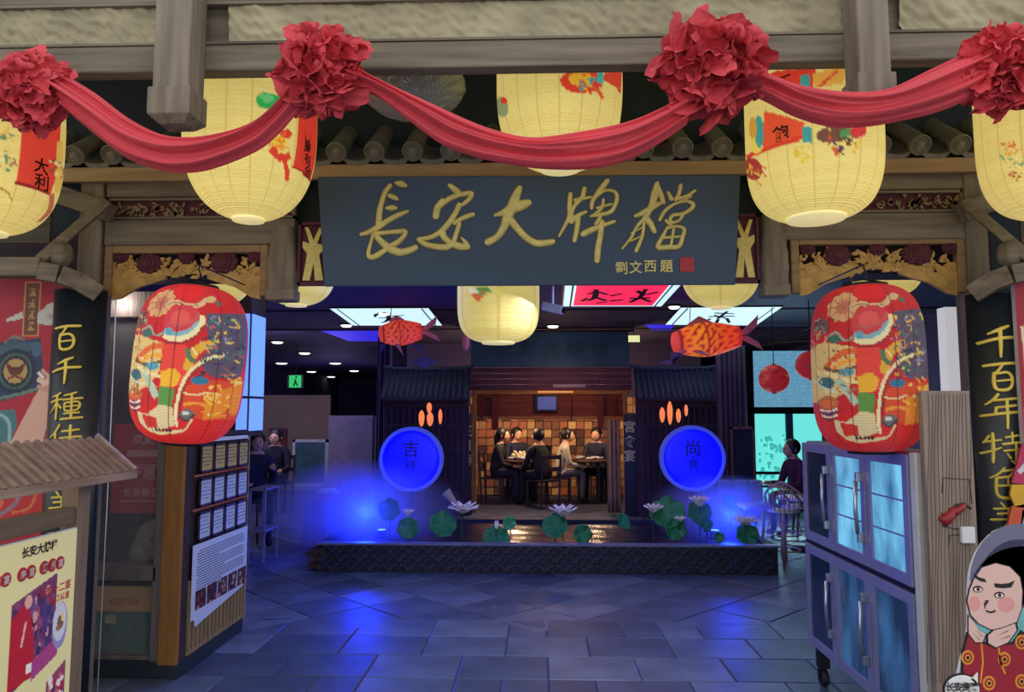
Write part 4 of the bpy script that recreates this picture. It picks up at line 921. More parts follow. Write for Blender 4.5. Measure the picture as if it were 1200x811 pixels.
lay(arc(1198, 672, 48, 34, 190, 350)+arc(1200, 690, 44, 36, 350, 190), GREYP, 4)
lay(arc(1194, 700, 56, 62, 190, 350)+[(1246,720),(1138,700)], NAVY, 5)
lay(arc(1198, 690, 60, 50, 195, 300)+[(1240,700),(1140,720)], NAVY, 5)
face = [(1141,678),(1150,665),(1166,660),(1182,664),(1194,676),(1197,692),(1196,712),(1190,730),(1180,738),(1160,737),(1146,730),(1137,720),(1133,704),(1136,690)]
lay([(x+(x-1166)*.04, y+(y-700)*.03) for x, y in face], INK, 6); lay(face, SK, 7)
lay(arc(1141, 707, 7, 9, 0, 360), BLUSH, 8); lay(arc(1178, 708, 10, 9, 0, 360), BLUSH, 8)
lay([(1141,672),(1146,676),(1153,678),(1155,682),(1148,681),(1142,677)], INK, 9); lay([(1164,683),(1172,684),(1181,683),(1188,680),(1184,688),(1174,689),(1165,688)], INK, 9)
for ex, ey in ((1145,690),(1170,697)):
    lay(arc(ex, ey, 6, 4, 0, 360, 12), INK, 9); lay(arc(ex, ey+.4, 4.6, 2.8, 0, 360, 12), WHP, 10); lay(arc(ex, ey, 2.2, 2.6, 0, 360, 10), plain('print_eye', (120,30,40), .6), 11)
lay([(1153,703),(1158,703),(1155,708)], INK, 10); lay(arc(1160, 714, 6, 4, 20, 160, 8)+arc(1160, 713, 5, 3, 160, 20, 8), INK, 10); lay([(1152,706),(1153,714),(1155,706)], INK, 9)
robe = [(1132,740),(1146,748),(1158,754),(1186,752),(1196,738),(1206,746),(1226,760),(1262,1000),(1124,1000),(1125,800),(1126,764)]
lay(robe, INK, 6); lay([(1134,743),(1146,750),(1158,757),(1186,755),(1198,742),(1224,762),(1258,1000),(1128,1000),(1128,800),(1129,766)], REDP, 7)
for cx, cy in ((1133,770),(1176,772),(1158,800),(1196,798),(1196,752),(1140,808),(1176,830)):
    for rr, m, k in ((7.5, YE, 8), (5.2, REDP, 9), (3.4, YE, 10), (1.8, INK, 11)): lay(arc(cx, cy, rr, rr*1.15, 0, 360, 14), m, k)
lay([(1148,752),(1150,775),(1147,800),(1149,800),(1152,775),(1150,752)], YE, 8); lay([(1168,754),(1170,775),(1176,790),(1178,789),(1172,774),(1170,754)], YE, 8)
for hand in ([(1134,722),(1140,728),(1146,738),(1154,742),(1150,752),(1142,752),(1134,742)], [(1157,744),(1164,738),(1176,735),(1188,730),(1190,738),(1180,752),(1166,758),(1157,753)]):
    cx = sum(p[0] for p in hand)/len(hand); cy = sum(p[1] for p in hand)/len(hand)
    lay([(cx+(x-cx)*1.13, cy+(y-cy)*1.13) for x, y in hand], INK, 9); lay(hand, SK, 10)
for a, c in (((1142,737),(1150,745)), ((1139,741),(1147,749)), ((1168,744),(1180,738)), ((1170,749),(1182,744))): lay([a, c, (c[0], c[1]+1)], INK, 11)
# speech bubble
bub = arc(1124, 806, 21, 18, 0, 360, 24)
sb = cut('speech_bubble', [(x, y) for x, y in bub], INK, dy=-.016, d=.01); cut('bubble_face', arc(1124, 806, 20, 17, 0, 360, 24), WHP, dy=-.018, d=.004)
cut('bubble_tail', [(1134,794),(1142,786),(1142,800)], WHP, dy=-.018, d=.004)
for i, ch in enumerate('长安贵客'): text('bubble_character', ch, P(1109+i*9.5, 802, ys)+Vector((0,-.022,0)), (1,0,-.1), (.1,0,1), .03, INK, st, .001, .02)
# ------------------------------------------------------------------ camera poster on the left
yp = 3.90
cp = thing('camera_poster', P(10, 560, yp), 'red poster of a hand holding up a blue camera, behind the little roof', 'poster')
cv = Canvas(300, 560, (178,28,48), -90, 320, 66, 811)
cv.rect(-90,320,66,345,(160,24,44)); cv.rect(22,331,37,394,(110,62,44)); 
for a in ((20,330,38,330),(38,330,38,395),(38,395,20,395),(20,395,20,330)): cv.line([(a[0],a[1]),(a[2],a[3])], 1.6, (196,150,80))
for i in range(4): cv.glyph(29.5, 342+i*14, 10, (186,140,76), 1.5, i)
for x, y, rx, ry in ((46,372,10,10),(55,366,12,11),(62,374,10,9),(50,378,14,4)): cv.ell(x, y, rx, ry, (206,198,184))
cv.poly([(0,374),(18,366),(20,374),(0,378)], (206,198,184)); cv.ell(52,372,4,3,(180,160,150)); cv.ell(60,377,4,3,(180,160,150))
cv.poly([(-60,410),(42,398),(50,460),(0,474),(-60,480)], (40,58,86)); cv.poly([(-60,416),(26,402),(40,404),(42,412),(-60,424)], (70,90,110)); cv.line([(-60,474),(0,470),(46,458)], 4, (100,130,110))
cv.ell(14,438,25,27,(30,40,56)); cv.ell(14,438,20,22,(70,96,90)); cv.ell(14,438,17,19,(30,34,44)); cv.ell(14,438,14,15,(190,150,90)); cv.poly([(2,432),(26,432),(20,442),(8,442)], (110,50,30)); cv.line([(4,430),(14,436),(26,428)], 3, (90,40,30)); cv.line([(6,447),(14,444),(24,448)], 3, (130,60,40))
cv.ell(38,412,6,9,(70,100,130)); cv.line([(0,404),(10,396),(22,400)], 3, (120,130,110)); cv.ell(8,403,7,4,(60,80,96))
cv.poly([(14,522),(26,496),(38,470),(52,444),(60,444),(60,478),(56,500),(50,530),(14,540)], (222,172,148)); cv.line([(42,448),(50,452),(58,450)], 6, (236,196,168)); cv.line([(42,440),(48,446)], 4, (240,226,210)); cv.line([(46,437),(54,444)], 4, (220,172,148)); cv.line([(42,456),(50,460),(56,456)], 5, (210,150,128))
cv.poly([(-60,490),(16,484),(20,500),(12,530),(-60,540)], (70,120,124)); cv.line([(0,490),(10,500),(12,525)], 4, (150,180,180))
cv.poly([(-60,560),(56,570),(56,610),(-60,640)], (196,44,40)); cv.line([(-10,612),(10,606),(26,590),(34,560)], 5, (150,120,130)); cv.line([(20,606),(40,600),(48,580)], 3, (220,120,60)); cv.ell(2,590,8,14,(220,110,60)); cv.line([(30,575),(44,570),(54,578)], 3, (226,110,60))
flat('print', cv, yp, -93, 62, 322, 811, 190, 360, PRINT, cp)
x0, x1 = P(-90, 560, yp).x, P(65, 560, yp).x
B().box((x0, yp+.004, 0.0), (x1, yp+.03, P(-10, 322, yp).z)).obj('backing', RED, cp)
# ------------------------------------------------------------------ snack stall: little slatted roof, frame, menu banner facing right
SX, EX, RX = -2.1, -1.98, -2.17; SY0, SY1 = 1.9, 3.6
ROOFW = wood('hood_slat', (150,128,112), 0, .25); 
stl = thing('snack_stall', (-2.1, 2.8, 0), 'wooden stall with a small slatted roof over a yellow menu banner', 'stall')
rz, ez = 1.463, 1.30
th_ = math.atan2(rz-ez, EX-RX)
y = SY1; 
for i in range(27):
    b = B(); w = .026; c = Vector((RX, y-w/2, rz+.012)); e = Vector((EX+.01, y-w/2, ez+.012))
    b.beam(c, e, w, .022, up=(0,0,1)); b.obj('roof_slat', ROOFW, stl, bevel=.004); y -= .063
B().add([(RX, SY0, rz-.0),(EX, SY0, ez-.0),(EX, SY1-.004, ez-.0),(RX, SY1-.004, rz-.0)], [(0,1,2,3)]).obj('roof_board', ROOFW, stl, solid=.014)
B().beam((EX+.005, SY0, ez-.004), (EX+.005, SY1, ez-.004), .03, .035).obj('eave_strip', wood('eave_strip', (160,140,122), 1), stl, bevel=.004)
B().beam((EX+.012, SY1-.006, ez+.02), (RX, SY1-.006, rz+.026), .014, .02).obj('verge_strip', wood('verge_strip', (176,164,172), 0), stl)
STW = wood('stall_wood', (140,118,96), 2, .25); STWY = wood('stall_wood_rail', (132,112,92), 1, .25)
B().box((-2.17, 3.345, 0), (-2.09, 3.44, ez+.02)).obj('post', STW, stl, bevel=.005)
B().box((-2.17, 1.85, 0), (-2.09, 1.95, ez+.02)).obj('post', STW, stl, bevel=.005)
B().box((-2.165, 1.95, 1.095), (-2.1, 3.345, 1.17)).obj('rail', STWY, stl, bevel=.005)
B().box((-2.165, 1.95, .02), (-2.1, 3.345, .12)).obj('rail', STWY, stl, bevel=.005)
BAN = vcol('banner_print', .22, .5)
cv = Canvas(360, 300, (232,222,158), 0, 0, 1.0, .83)     # x: metres from the far edge leftwards -> far edge on the right
def bx(x): return x
def R_(x, y): return (1-x, y)
for (x, y_) in ():
    pass
r = random.Random(9)
cv.poly([(.60,.24),(.875,.17),(.875,.50),(.60,.60)], (120,60,96))
for i in range(120):
    x, y_ = r.uniform(.62,.86), r.uniform(.25,.52); cv.ell(x, y_, r.uniform(.006,.02), r.uniform(.01,.03), r.choice([(70,50,90),(150,70,110),(210,160,150),(90,40,60),(60,60,110),(120,80,130)]))
cv.poly([(.60,.30),(.70,.24),(.74,.40),(.76,.56),(.60,.58)], (186,36,46)); cv.ell(.70,.25,.022,.03,(230,170,150)); cv.ell(.82,.23,.014,.02,(220,180,160)); cv.line([(.80,.28),(.81,.4)], .03, (84,60,120)); cv.poly([(.74,.50),(.9,.44),(.9,.52),(.74,.58)], (170,70,130)); cv.line([(.69,.33),(.67,.42)], .012, (226,190,170)); cv.rect(.705,.50,.74,.54,(240,234,220))
cv.ell(.91,.40,.052,.10,(150,140,190)); cv.ell(.908,.385,.045,.082,(206,206,214)); cv.ell(.912,.39,.022,.03,(120,90,70)); cv.ell(.93,.37,.014,.02,(230,210,150)); cv.ell(.90,.41,.016,.014,(150,110,60))
cv.poly([(.84,.62),(.965,.56),(.965,.83),(.84,.83)], (150,70,96))
for i in range(70):
    x, y_ = r.uniform(.855,.95), r.uniform(.62,.83); cv.ell(x, y_, r.uniform(.006,.016), r.uniform(.008,.022), r.choice([(180,40,60),(220,170,150),(70,50,80),(200,100,120),(240,220,220)]))
cv.poly([(.60,.70),(.80,.66),(.80,.83),(.60,.83)], (214,120,60)); cv.ell(.7,.76,.05,.04,(236,200,120))
YB0, YB1 = 3.345, 2.345; ZB = 1.075
printed('banner', cv, lambda s, t: (SX+.012, YB1+(YB0-YB1)*s, ZB-.83*t), 240, 200, BAN, stl)
B().box((SX-.002, YB1-.01, ZB-.84), (SX+.009, YB0, ZB+.006)).obj('banner_board', WHITEP, stl)
rightv, upv = (0,1,0), (0,0,1)
def bt(s, y, z, size, mat, bold=.02): text('menu_text', s, (SX+.014, y, z), rightv, upv, size, mat, stl, .001, bold)
BRED = plain('banner_red', (206,60,64), .6); BPINK = plain('banner_pink', (244,222,206), .6)
bt('长安大牌档', 3.095, ZB-.045, .045, INK, .03)
for g0, s in ((3.23,'满月宴'), (3.045,'寿宴'), (2.90,'婚宴')):
    for i, ch in enumerate(s):
        yy_ = g0-.052*(len(s)-1)/2*0-.052*(len(s)-1-i)
        B().lathe([(0,-.002),(.028,-.002),(.028,.002),(0,.002)], (SX+.0145, yy_, ZB-.13), 20, 'x').obj('red_disc', BRED, stl)
        text('menu_text', ch, (SX+.018, yy_, ZB-.13), rightv, upv, .036, BPINK, stl, .001, .02)
bt('长安十二宴', 3.21, ZB-.235, .042, BRED); bt('预订从速', 3.24, ZB-.28, .034, BRED); bt('特色宴席', 2.93, ZB-.62, .05, BRED)
# ------------------------------------------------------------------ display case left of the entrance
_a, _b = PZ(205, 796, 0), PZ(286, 739, 0); VX = (_a.x+_b.x)/2; VY0, VY1 = _a.y, _b.y
dc = thing('display_case', (-2.6, 4.9, 0), 'tall glazed wooden display case with a slatted notice side, left of the entrance', 'cabinet')
XA = P(100, 700, VY0).x-.25
FRG = wood('case_frame', (116,108,108), 2, .18)
def fx(u): return P(u, 640, VY0).x
def fz(v): return P(160, v, VY0).z
B().box((XA, VY0-.0, 0), (VX, VY1, .10)).obj('plinth', plain('case_plinth', (36,44,56), .6), dc, bevel=.004)
zs0, zs1 = fz(770), fz(684)
B().box((XA, VY0+.02, .10), (fx(190), VY0+.10, zs0)).obj('bottom_rail', FRG, dc, bevel=.004)
B().box((XA, VY0+.0, fz(681)), (fx(184), VY0+.10, fz(664))).obj('sill', FRG, dc, bevel=.004)
B().box((fx(180), VY0, .10), (fx(192), VY0+.1, 2.3)).obj('stile', FRG, dc, bevel=.004)
B().box((fx(190), VY0+.02, .08), (VX-.002, VY0+.1, 2.36)).obj('corner_core', DARKW, dc)
B().box((fx(190), VY0-.012, .08), (VX, VY0+.018, 2.36)).obj('corner_post', ORANGEWOOD, dc, bevel=.006)
B().box((XA, VY0+.12, fz(684)), (fx(180), VY1, fz(681))).obj('shelf', DARKW, dc)
B().box((XA, VY1-.04, .1), (VX-.04, VY1, 2.36)).obj('back_panel', plain('case_back', (66,46,52), .8), dc)
B().box((XA-.02, VY0, .1), (XA, VY1, 2.36)).obj('side_panel', DARKW, dc)
B().box((XA, VY0+.02, 2.2), (fx(192), VY0+.10, 2.36)).obj('top_rail', FRG, dc)
# lower window: green bin front with a yellow sign
GREENM = plain('dark_green', (22,82,70), .5, 0, .15, 4)
gb = thing('green_box', (fx(146), VY0+.16, .1), 'dark green box with a yellow label behind the lower window of the display case', 'box')
B().box((fx(100), VY0+.14, .101), (fx(177), VY0+.40, fz(722))).obj('body', GREENM, gb, bevel=.01)
b = B()
for i in range(5): x_ = fx(112+i*15); b.box((x_, VY0+.132, .14), (x_+.03, VY0+.14, fz(728)))
b.obj('ribs', GREENM, gb)
B().box((fx(100), VY0+.12, fz(723)), (fx(173), VY0+.13, fz(693))).obj('label_plate', plain('label_yellow', (190,140,62), .6), gb)
text('label_text', '欢迎光临', (fx(136), VY0+.119, fz(711)), (1,0,0), (0,0,1), .05, plain('label_red', (176,60,40), .6), gb, .001, .01)
B().box((fx(113), VY0+.128, fz(738)), (fx(126), VY0+.133, fz(728))).obj('sticker', plain('sticker', (150,150,100), .6), gb)
# red poster behind the glass
rp = thing('red_notice', (fx(140), VY0+.25, fz(608)), 'red poster with pale lettering behind the display case window', 'poster')
B().box((fx(100), VY0+.25, fz(608)), (fx(166), VY0+.26, fz(498))).obj('sheet', RED, rp)
PK = plain('poster_pale', (222,150,150), .6)
b = B()
for v0, v1 in ((548,549.5),(592,593.5)): b.box((fx(112), VY0+.246, fz(v1)), (fx(160), VY0+.249, fz(v0)))
b.box((fx(160), VY0+.246, fz(593)), (fx(161), VY0+.249, fz(548))); b.obj('border', PK, rp)
B().box((fx(118), VY0+.247, fz(538)), (fx(157), VY0+.249, fz(530))).obj('band', PK, rp)
for s, v, sz in (('长安美食', 582, .06), ('特惠', 558, .09), ('欢迎', 516, .07)): text('poster_text', s, (fx(138), VY0+.244, fz(v)), (1,0,0), (0,0,1), sz, PK, rp, .001, .02)
# coiled pale bundle on the shelf
cbn = thing('straw_bundle', (fx(157), VY0+.3, fz(681)), 'pale coiled straw bundle on the shelf of the display case', 'bundle')
STR = plain('straw', (150,138,118), .9, 0, .2, 10)
b = B(); c0 = Vector((fx(160), VY0+.3, fz(640)))
for k in range(7):
    rr = .125-.016*k; b.tube([(c0.x+rr*1.15*math.cos(t*PI/10), c0.y-.03-.012*k, c0.z+rr*.95*math.sin(t*PI/10)-.0) for t in range(21)], .0105, 6)
b.obj('coils', STR, cbn, True)['kind'] = 'stuff'; B().blob((c0.x, c0.y+.03, c0.z), (.13,.09,.115), 18, 12).obj('core', STR, cbn, True)
B().blob((fx(138), VY0+.32, fz(658)), (.08,.08,.09), 14, 10, lambda t, p: 1+.1*math.sin(4*t)).obj('tied_end', STR, cbn, True)
curtain('curtain', fx(120), fx(152), VY0+.5, 1.5, 2.3, 'pinkish brown gathered curtain behind the display case glass', plain('rose_curtain', (122,90,84), .9), 3, .03)
# glass of the case
GLS = plain('thin_glass', (200,210,220), .05, alpha=.12, spec=.5)
B().box((XA, VY0+.055, fz(664)), (fx(180), VY0+.06, 2.2)).obj('glass', GLS, dc)
B().box((XA, VY0+.055, zs0), (fx(180), VY0+.06, fz(681))).obj('glass', GLS, dc)
# notice side (faces right): slats below, dark board with framed certificates, white notice
def sy(u, v=600): return PX(u, v, VX).y
def sz(u, v): return PX(u, v, VX).z
SLT = wood('side_slat', (152,128,96), 2, .2)
B().box((VX-.04, VY0+.1, .10), (VX-.01, VY1, 1.46)).obj('side_board', plain('case_side', (52,40,44), .7), dc)
k = 0; y = VY0+.115
while y < VY1-.02:
    B().box((VX-.012, y, .10), (VX+.008, y+.026, .55)).obj('side_slat', SLT, dc); y += .058
B().box((VX-.012, VY0+.1, .10), (VX+.006, VY1, .125)).obj('side_rail', SLT, dc)
B().box((VX-.012, VY1-.03, .1), (VX+.012, VY1+.005, 1.46)).obj('side_rail', SLT, dc)
B().box((VX-.012, VY0+.1, 1.44), (VX+.012, VY1, 1.47)).obj('side_rail', DARKW, dc)
certM = [plain('certificate_gold', (206,184,110), .4, .1, .12, 20), plain('certificate_white', (196,208,232), .5, 0, .05), plain('certificate_frame', (60,34,36), .5), plain('certificate_ink', (120,130,160), .6), plain('gold_ink', (120,92,40), .6)]
yA, yB = VY0+.165, VY1-.035; cw = (yB-yA)/4
proto = {}
zr = [1.30, 1.085, .87]
for row in range(3):
    for c in range(4):
        y0 = yA+c*cw; z0_ = zr[row]; names = ('leftmost', 'second from the left', 'third from the left', 'rightmost')
        lb = ('gold framed plaque in the top row of the notice board, %s' if row == 0 else 'white framed certificate in the middle row of the notice board, %s' if row == 1 else 'white framed certificate in the bottom row of the notice board, %s') % names[c]
        ct = thing('framed_certificate', (VX+.014, y0+cw/2, z0_-.09), lb, 'certificate', 'framed certificates on the notice board')
        f = B(); a, e, g, h = y0+.006, y0+cw-.006, z0_-.09, z0_+.09
        f.box((VX+.0125, a, g), (VX+.024, a+.014, h)).box((VX+.0125, e-.014, g), (VX+.024, e, h)).box((VX+.0125, a, g), (VX+.024, e, g+.014)).box((VX+.0125, a, h-.014), (VX+.024, e, h)); f.obj('frame', certM[2], ct)
        B().box((VX+.0125, a+.012, g+.012), (VX+.017, e-.012, h-.012)).obj('sheet', certM[0 if row == 0 else 1], ct)
        ln = B()
        for q in range(5): w = (.06,.04,.07,.07,.045)[q]; ln.box((VX+.017, (a+e)/2-w, z0_+.05-q*.024), (VX+.0178, (a+e)/2+w, z0_+.056-q*.024))
        ln.obj('printed_lines', certM[4 if row == 0 else 3], ct)
for z_ in (1.195, .98): B().box((VX, VY0+.12, z_-.006), (VX+.01, VY1, z_+.006)).obj('ledge', wood('ledge', (176,96,84), 1), dc)
nt_ = thing('white_notice', (VX+.012, 4.95, .3), 'large white notice with printed lines and a strip of photographs, below the certificates', 'notice')
N0, N1 = VY0+.115, VY1-.012; zt_, zb_ = .765, .27
b = B(); pts = [(VX+.014, N0, zt_), (VX+.014, N1, zt_-.005), (VX+.014, N1, .40), (VX+.014, N1-.05, .385), (VX+.014, N1-.05, .34), (VX+.014, N0+.06, .255), (VX+.014, N0+.05, .30), (VX+.014, N0, .305)]
b.prism(pts, (.004, 0, 0)); b.obj('sheet', plain('notice_paper', (206,216,244), .6, 0, .03), nt_)
ln = B(); r = random.Random(2)
for q in range(15):
    y0 = N0+.06+(.03 if q % 5 == 0 else 0); ln.box((VX+.018, y0, zt_-.05-q*.0165), (VX+.0186, N1-.05-(r.uniform(.1,.5) if q % 5 == 4 else r.uniform(0,.03)), zt_-.044-q*.0165))
ln.obj('printed_lines', plain('notice_ink', (70,74,100), .6), nt_)
for q in range(5):
    cvp = Canvas(24, 24, (90,44,44)); rr = random.Random(q+30)
    for k in range(26): cvp.ell(rr.uniform(0,24), rr.uniform(0,24), rr.uniform(1,4), rr.uniform(1,4), rr.choice([(40,20,24),(150,60,50),(200,160,140),(60,40,60),(30,30,40)]))
    y0 = N0+.05+q*.165; printed('photograph', cvp, lambda s, t, y0=y0: (VX+.019, y0+.15*s, .475-.12*t), 24, 24, PRINT, nt_)
for y_, z_, a in ((N0+.1,1.41,0),): tag(B().box((VX+.002, N0+.02, 1.405), (VX+.012, N1, 1.43)).obj('header_strip', WHITEP, dc), None, None)
# backlit blue panel behind the notice side
lp = thing('backlit_panel', (-2.2, 5.6, 0), 'tall backlit blue-white panel edge behind the tilted red lantern', 'light panel')
BLP = emis('backlit_blue', (112,160,250), .9)
B().box((-2.26, 5.48, 1.42), (-2.16, 5.76, 2.95)).obj('frame', DARKW, lp)
for za, zb in ((1.46, 1.70), (1.72, 2.34)): B().box((-2.16, 5.49, za), (-2.15, 5.75, zb)).box((-2.25, 5.47, za), (-2.17, 5.48, zb)).obj('lit_face', BLP, lp)
# ------------------------------------------------------------------ ceiling fittings
LBW = emis('lightbox_white', (206,240,250), .95); LBP = emis('lightbox_pink', (236,40,84), 1.0)
INKB = plain('ink_black', (10,16,24), .7)
def cpt(u, v, z=2.93): return PZ(u, v, z)
def lightbox(c4, mat, label, strk, inner=None):
    ks = 1.0 if inner else .62
    q = [cpt(*c) for c in c4]; ce = sum(q, Vector())/4
    t = thing('ceiling_light_box', (ce.x, ce.y, 2.93), label, 'light box', 'ceiling light boxes with brush writing')
    B().prism([ce+(p-ce)*1.03+Vector((0,0,.003)) for p in q], (0,0,.02)).obj('frame', BLACKM, t)
    B().prism(q, (0,0,.004)).obj('lit_panel', mat, t)
    def f(a, b_, h):   # a,b in 0..1 over the quad: q0 q1 = street side, q3 q2 = far side
        p = (q[0]*(1-a)+q[1]*a)*(1-b_)+(q[3]*(1-a)+q[2]*a)*b_; return p-Vector((0,0,.002+h))
    if inner:
        i = [f(a, b_, .001) for a, b_ in inner[0]]; B().prism(i, (0,0,.001)).obj('colour_field', inner[1], t)
    strokes('brush_writing', strk, lambda x, y, h: f(.5+(x/100-.5)*ks, .5+(y/100-.5)*(.5+.5*ks), .003+h), INKB, t, .002)
    for a in (.07, .93): B().prism([f(a-.008,0,.001), f(a+.008,0,.001), f(a+.008,1,.001), f(a-.008,1,.001)], (0,0,.001)).obj('bar', INKB, t)
    return t
zhu = [[(30,30,5),(42,22,7),(60,34,6),(80,30,4)],[(52,10,6),(50,50,8),(48,92,6)],[(34,48,5),(70,44,6)],[(48,52,6),(38,74,6),(28,84,4)],[(52,54,6),(62,70,6),(74,84,6)],[(36,20,6),(28,40,4)],[(56,62,5),(46,80,5)]]
lightbox([(387,362),(502,361.5),(518,381.5),(414,381.5)], LBW, 'white ceiling light box with black brush writing above the carp lantern with the dangling fins', zhu)
lightbox([(798,361),(916,360),(886,381.5),(780,380.5)], LBW, 'white ceiling light box with black brush writing above the glowing carp lantern', [[(34,20,7),(64,24,5)],[(30,44,6),(70,40,6)],[(50,10,6),(48,56,7)],[(36,60,6),(30,84,5)],[(50,62,5),(54,90,7)],[(64,58,6),(76,88,5)],[(36,34,5),(62,56,5)]])
lightbox([(663,325),(806,325),(775,359),(660,359)], LBW, 'pink and white ceiling light box with black writing beside the security camera',
  [[(22,50,3),(30,44,5),(40,52,3)],[(28,36,5),(29,62,6),(24,74,4)],[(30,62,4),(40,74,5)],[(22,66,4),(18,76,4)],[(44,56,4),(52,50,4)],[(46,76,5),(56,72,4)],[(66,40,5),(74,52,4),(84,44,4)],[(72,34,4),(72,60,5)],[(64,66,5),(80,64,5)],[(72,62,5),(66,80,5)],[(74,66,4),(84,78,5)],[(34,84,4),(42,80,3)]], ([(.10,0),(.90,0),(.90,.96),(.10,.96)], LBP))
DL = emis('downlight_lit', (255,250,240), 1.6)
for i, (u, v) in enumerate(((450,366),(406,380),(325,400),(357,413),(393,425),(330,425),(365,435),(388,441),(415,434),(790,358),(648,381))):
    p = cpt(u, v, 2.945); r_ = min(.16, max(.05, p.y*.008))
    t = thing('downlight', (p.x, p.y, 2.925), None, 'light', 'round downlights in the hall ceiling'); t['label'] = ('small round downlight by the ceiling light box over the carp with dangling fins','small round downlight between that box and the blue cove strip','downlight of the far ceiling row, nearest the backlit panel','downlight in the far ceiling above the exit sign','downlight at the end of the top far ceiling row','downlight in the far ceiling just over the exit sign case','downlight above the glass board in the far ceiling','lowest downlight of the far ceiling, over the partition','downlight over the grey partition in the far ceiling','small round downlight between pink light box and inside lantern','small round downlight under the security camera')[i]
    B().lathe([(r_*1.25,.0),(r_*1.3,.02),(r_,.02),(r_,.0)], (p.x, p.y, 2.928), 16).obj('rim', BLACKM, t); B().lathe([(0,-.03),(r_*.7,-.026),(r_,.0),(r_,.01),(0,.01)], (p.x, p.y, 2.928), 16).obj('lamp', DL, t)
# blue cove strips
COVE = emis('cove_blue', (50,40,226), .75)
for a, lb in (([(376,388),(470,388),(470,400),(410,400)], 'blue cove light strip in the ceiling beside the carp lantern with the dangling fins'), ([(756,381),(790,381),(786,387),(764,387)], 'small blue cove light between the two light boxes and the little lit sign')):
    tag(B().prism([cpt(*c, 2.94) for c in a], (0,0,.01)).obj('cove_light', COVE), lb, 'light')
# ceiling beams (dark) crossing the hall
for i, y_ in enumerate((8.9+.75, 11.9)):
    struct('trim_%d' % (3+i), B().box((-8, y_, 2.935), (5.4, y_+.12, 2.955)), DARKW)
# cctv camera
p = P(648, 362, 7.0)
t = thing('security_camera', p, 'white security camera on a rod beside the pink light box', 'camera')
B().beam(p+Vector((-.09,.05,.035)), p+Vector((.09,-.05,-.02)), .075, .085).obj('housing', WHITEP, t, bevel=.01)
B().lathe([(0,0),(.026,0),(.03,.02),(0,.02)], p+Vector((.09,-.05,-.02)), 12, 'x').obj('lens', BLACKM, t)
B().tube([p+Vector((.0,0,.04)), p+Vector((0,0,.10)), (p.x, p.y, 2.95)], .012, 8).obj('rod', STEEL, t)
# little lit sign
p = P(743, 397, 11.0)
t = thing('lit_sign', p, 'small pale lit sign hanging under the dark header', 'sign')
B().box(p+Vector((-.1,0,-.06)), p+Vector((.1,.05,.06))).obj('case', BLACKM, t); B().box(p+Vector((-.085,-.005,-.05)), p+Vector((.085,0,.05))).obj('face', emis('sign_face', (236,236,170), .8), t); B().tube([p+Vector((0,.02,.06)), (p.x, p.y+.02, 2.95)], .008, 6).obj('rod', BLACKM, t)
# exit sign
p = P(346, 447, 14.5)
t = thing('exit_sign', p, 'small green lit running-man exit sign under the left ceiling', 'sign')
EXG = emis('exit_green', (20,190,90), .8); B().box(p+Vector((-.16,0,-.13)), p+Vector((.16,.04,.13))).obj('case', BLACKM, t); B().box(p+Vector((-.12,-.006,-.12)), p+Vector((.12,0,.12))).obj('face', EXG, t)
b = B(); b.tube([p+Vector((-.03,-.01,-.09)), p+Vector((.0,-.01,-.01)), p+Vector((.01,-.01,.05))], .018, 5).tube([p+Vector((.05,-.01,-.09)), p+Vector((.01,-.01,-.01))], .016, 5).blob(p+Vector((.02,-.01,.085)), .02, 8, 6); b.obj('figure', plain('exit_dark', (4,60,30), .6), t)
B().tube([p+Vector((0,.02,.13)), (p.x, p.y+.02, 2.95)], .01, 6).obj('rod', BLACKM, t)
# ------------------------------------------------------------------ left back of the hall
WB = struct('wall_back.001', B().box((-8, 15.2, 0), (P(386, 500, 15.2).x, 15.3, P(340, 463, 15.2).z)), BEIGE)
struct('wall_partition', B().box((P(384, 530, 14.2).x, 14.2, 0), (P(436, 530, 14.2).x, 14.3, P(400, 487, 14.2).z)), plain('grey_partition', (120,112,140), .8))
struct('wall_partition.001', B().box((P(437, 530, 13.9).x, 14.0, 0), (P(458, 530, 13.9).x, 14.1, P(400, 488, 13.9).z)), plain('blue_partition', (62,60,96), .8))
# glass framed board
y_ = 13.0; a, c = P(343, 515, y_), P(383, 588, y_)
t = thing('glass_board', ((a.x+c.x)/2, y_, 0), 'free-standing glass board in a pale frame before the beige wall', 'board')
b = B(); b.box((a.x, y_, 0), (a.x+.05, y_+.05, a.z)).box((c.x-.05, y_, 0), (c.x, y_+.05, a.z)).box((a.x, y_, a.z-.05), (c.x, y_+.05, a.z)).box((a.x, y_, .3), (c.x, y_+.05, .35)); b.obj('frame', plain('pale_frame', (150,156,160), .5), t)
B().box((a.x+.05, y_+.02, .35), (c.x-.05, y_+.03, a.z-.05)).obj('pane', plain('board_glass', (70,96,106), .15, .2, .3, 3), t)
# dark red wall poster
y_ = 15.15; a, c = P(316, 502, y_), P(335, 545, y_)
t = tag(B().box((a.x, y_, c.z), (c.x, y_+.03, a.z)).obj('wall_poster', plain('dark_red_poster', (92,34,52), .7, 0, .4, 6)), 'dark red poster on the beige back wall', 'poster')
# trolley
yt0 = 7.9; xa, xb = P(291, 600, yt0).x, P(311, 600, yt0).x
t = thing('serving_trolley', ((xa+xb)/2, yt0+.2, 0), 'pale metal serving trolley next to the notice board', 'trolley')
TRM = plain('trolley_metal', (150,150,164), .45, .3, .1)
for x_ in (xa, xb-.02):
    for y_ in (yt0, yt0+.4): B().box((x_, y_, 0.0), (x_+.02, y_+.02, .78)).obj('leg', TRM, t)
for z_ in (.32, .76): B().box((xa, yt0, z_), (xb, yt0+.42, z_+.025)).obj('shelf', TRM, t, bevel=.004)
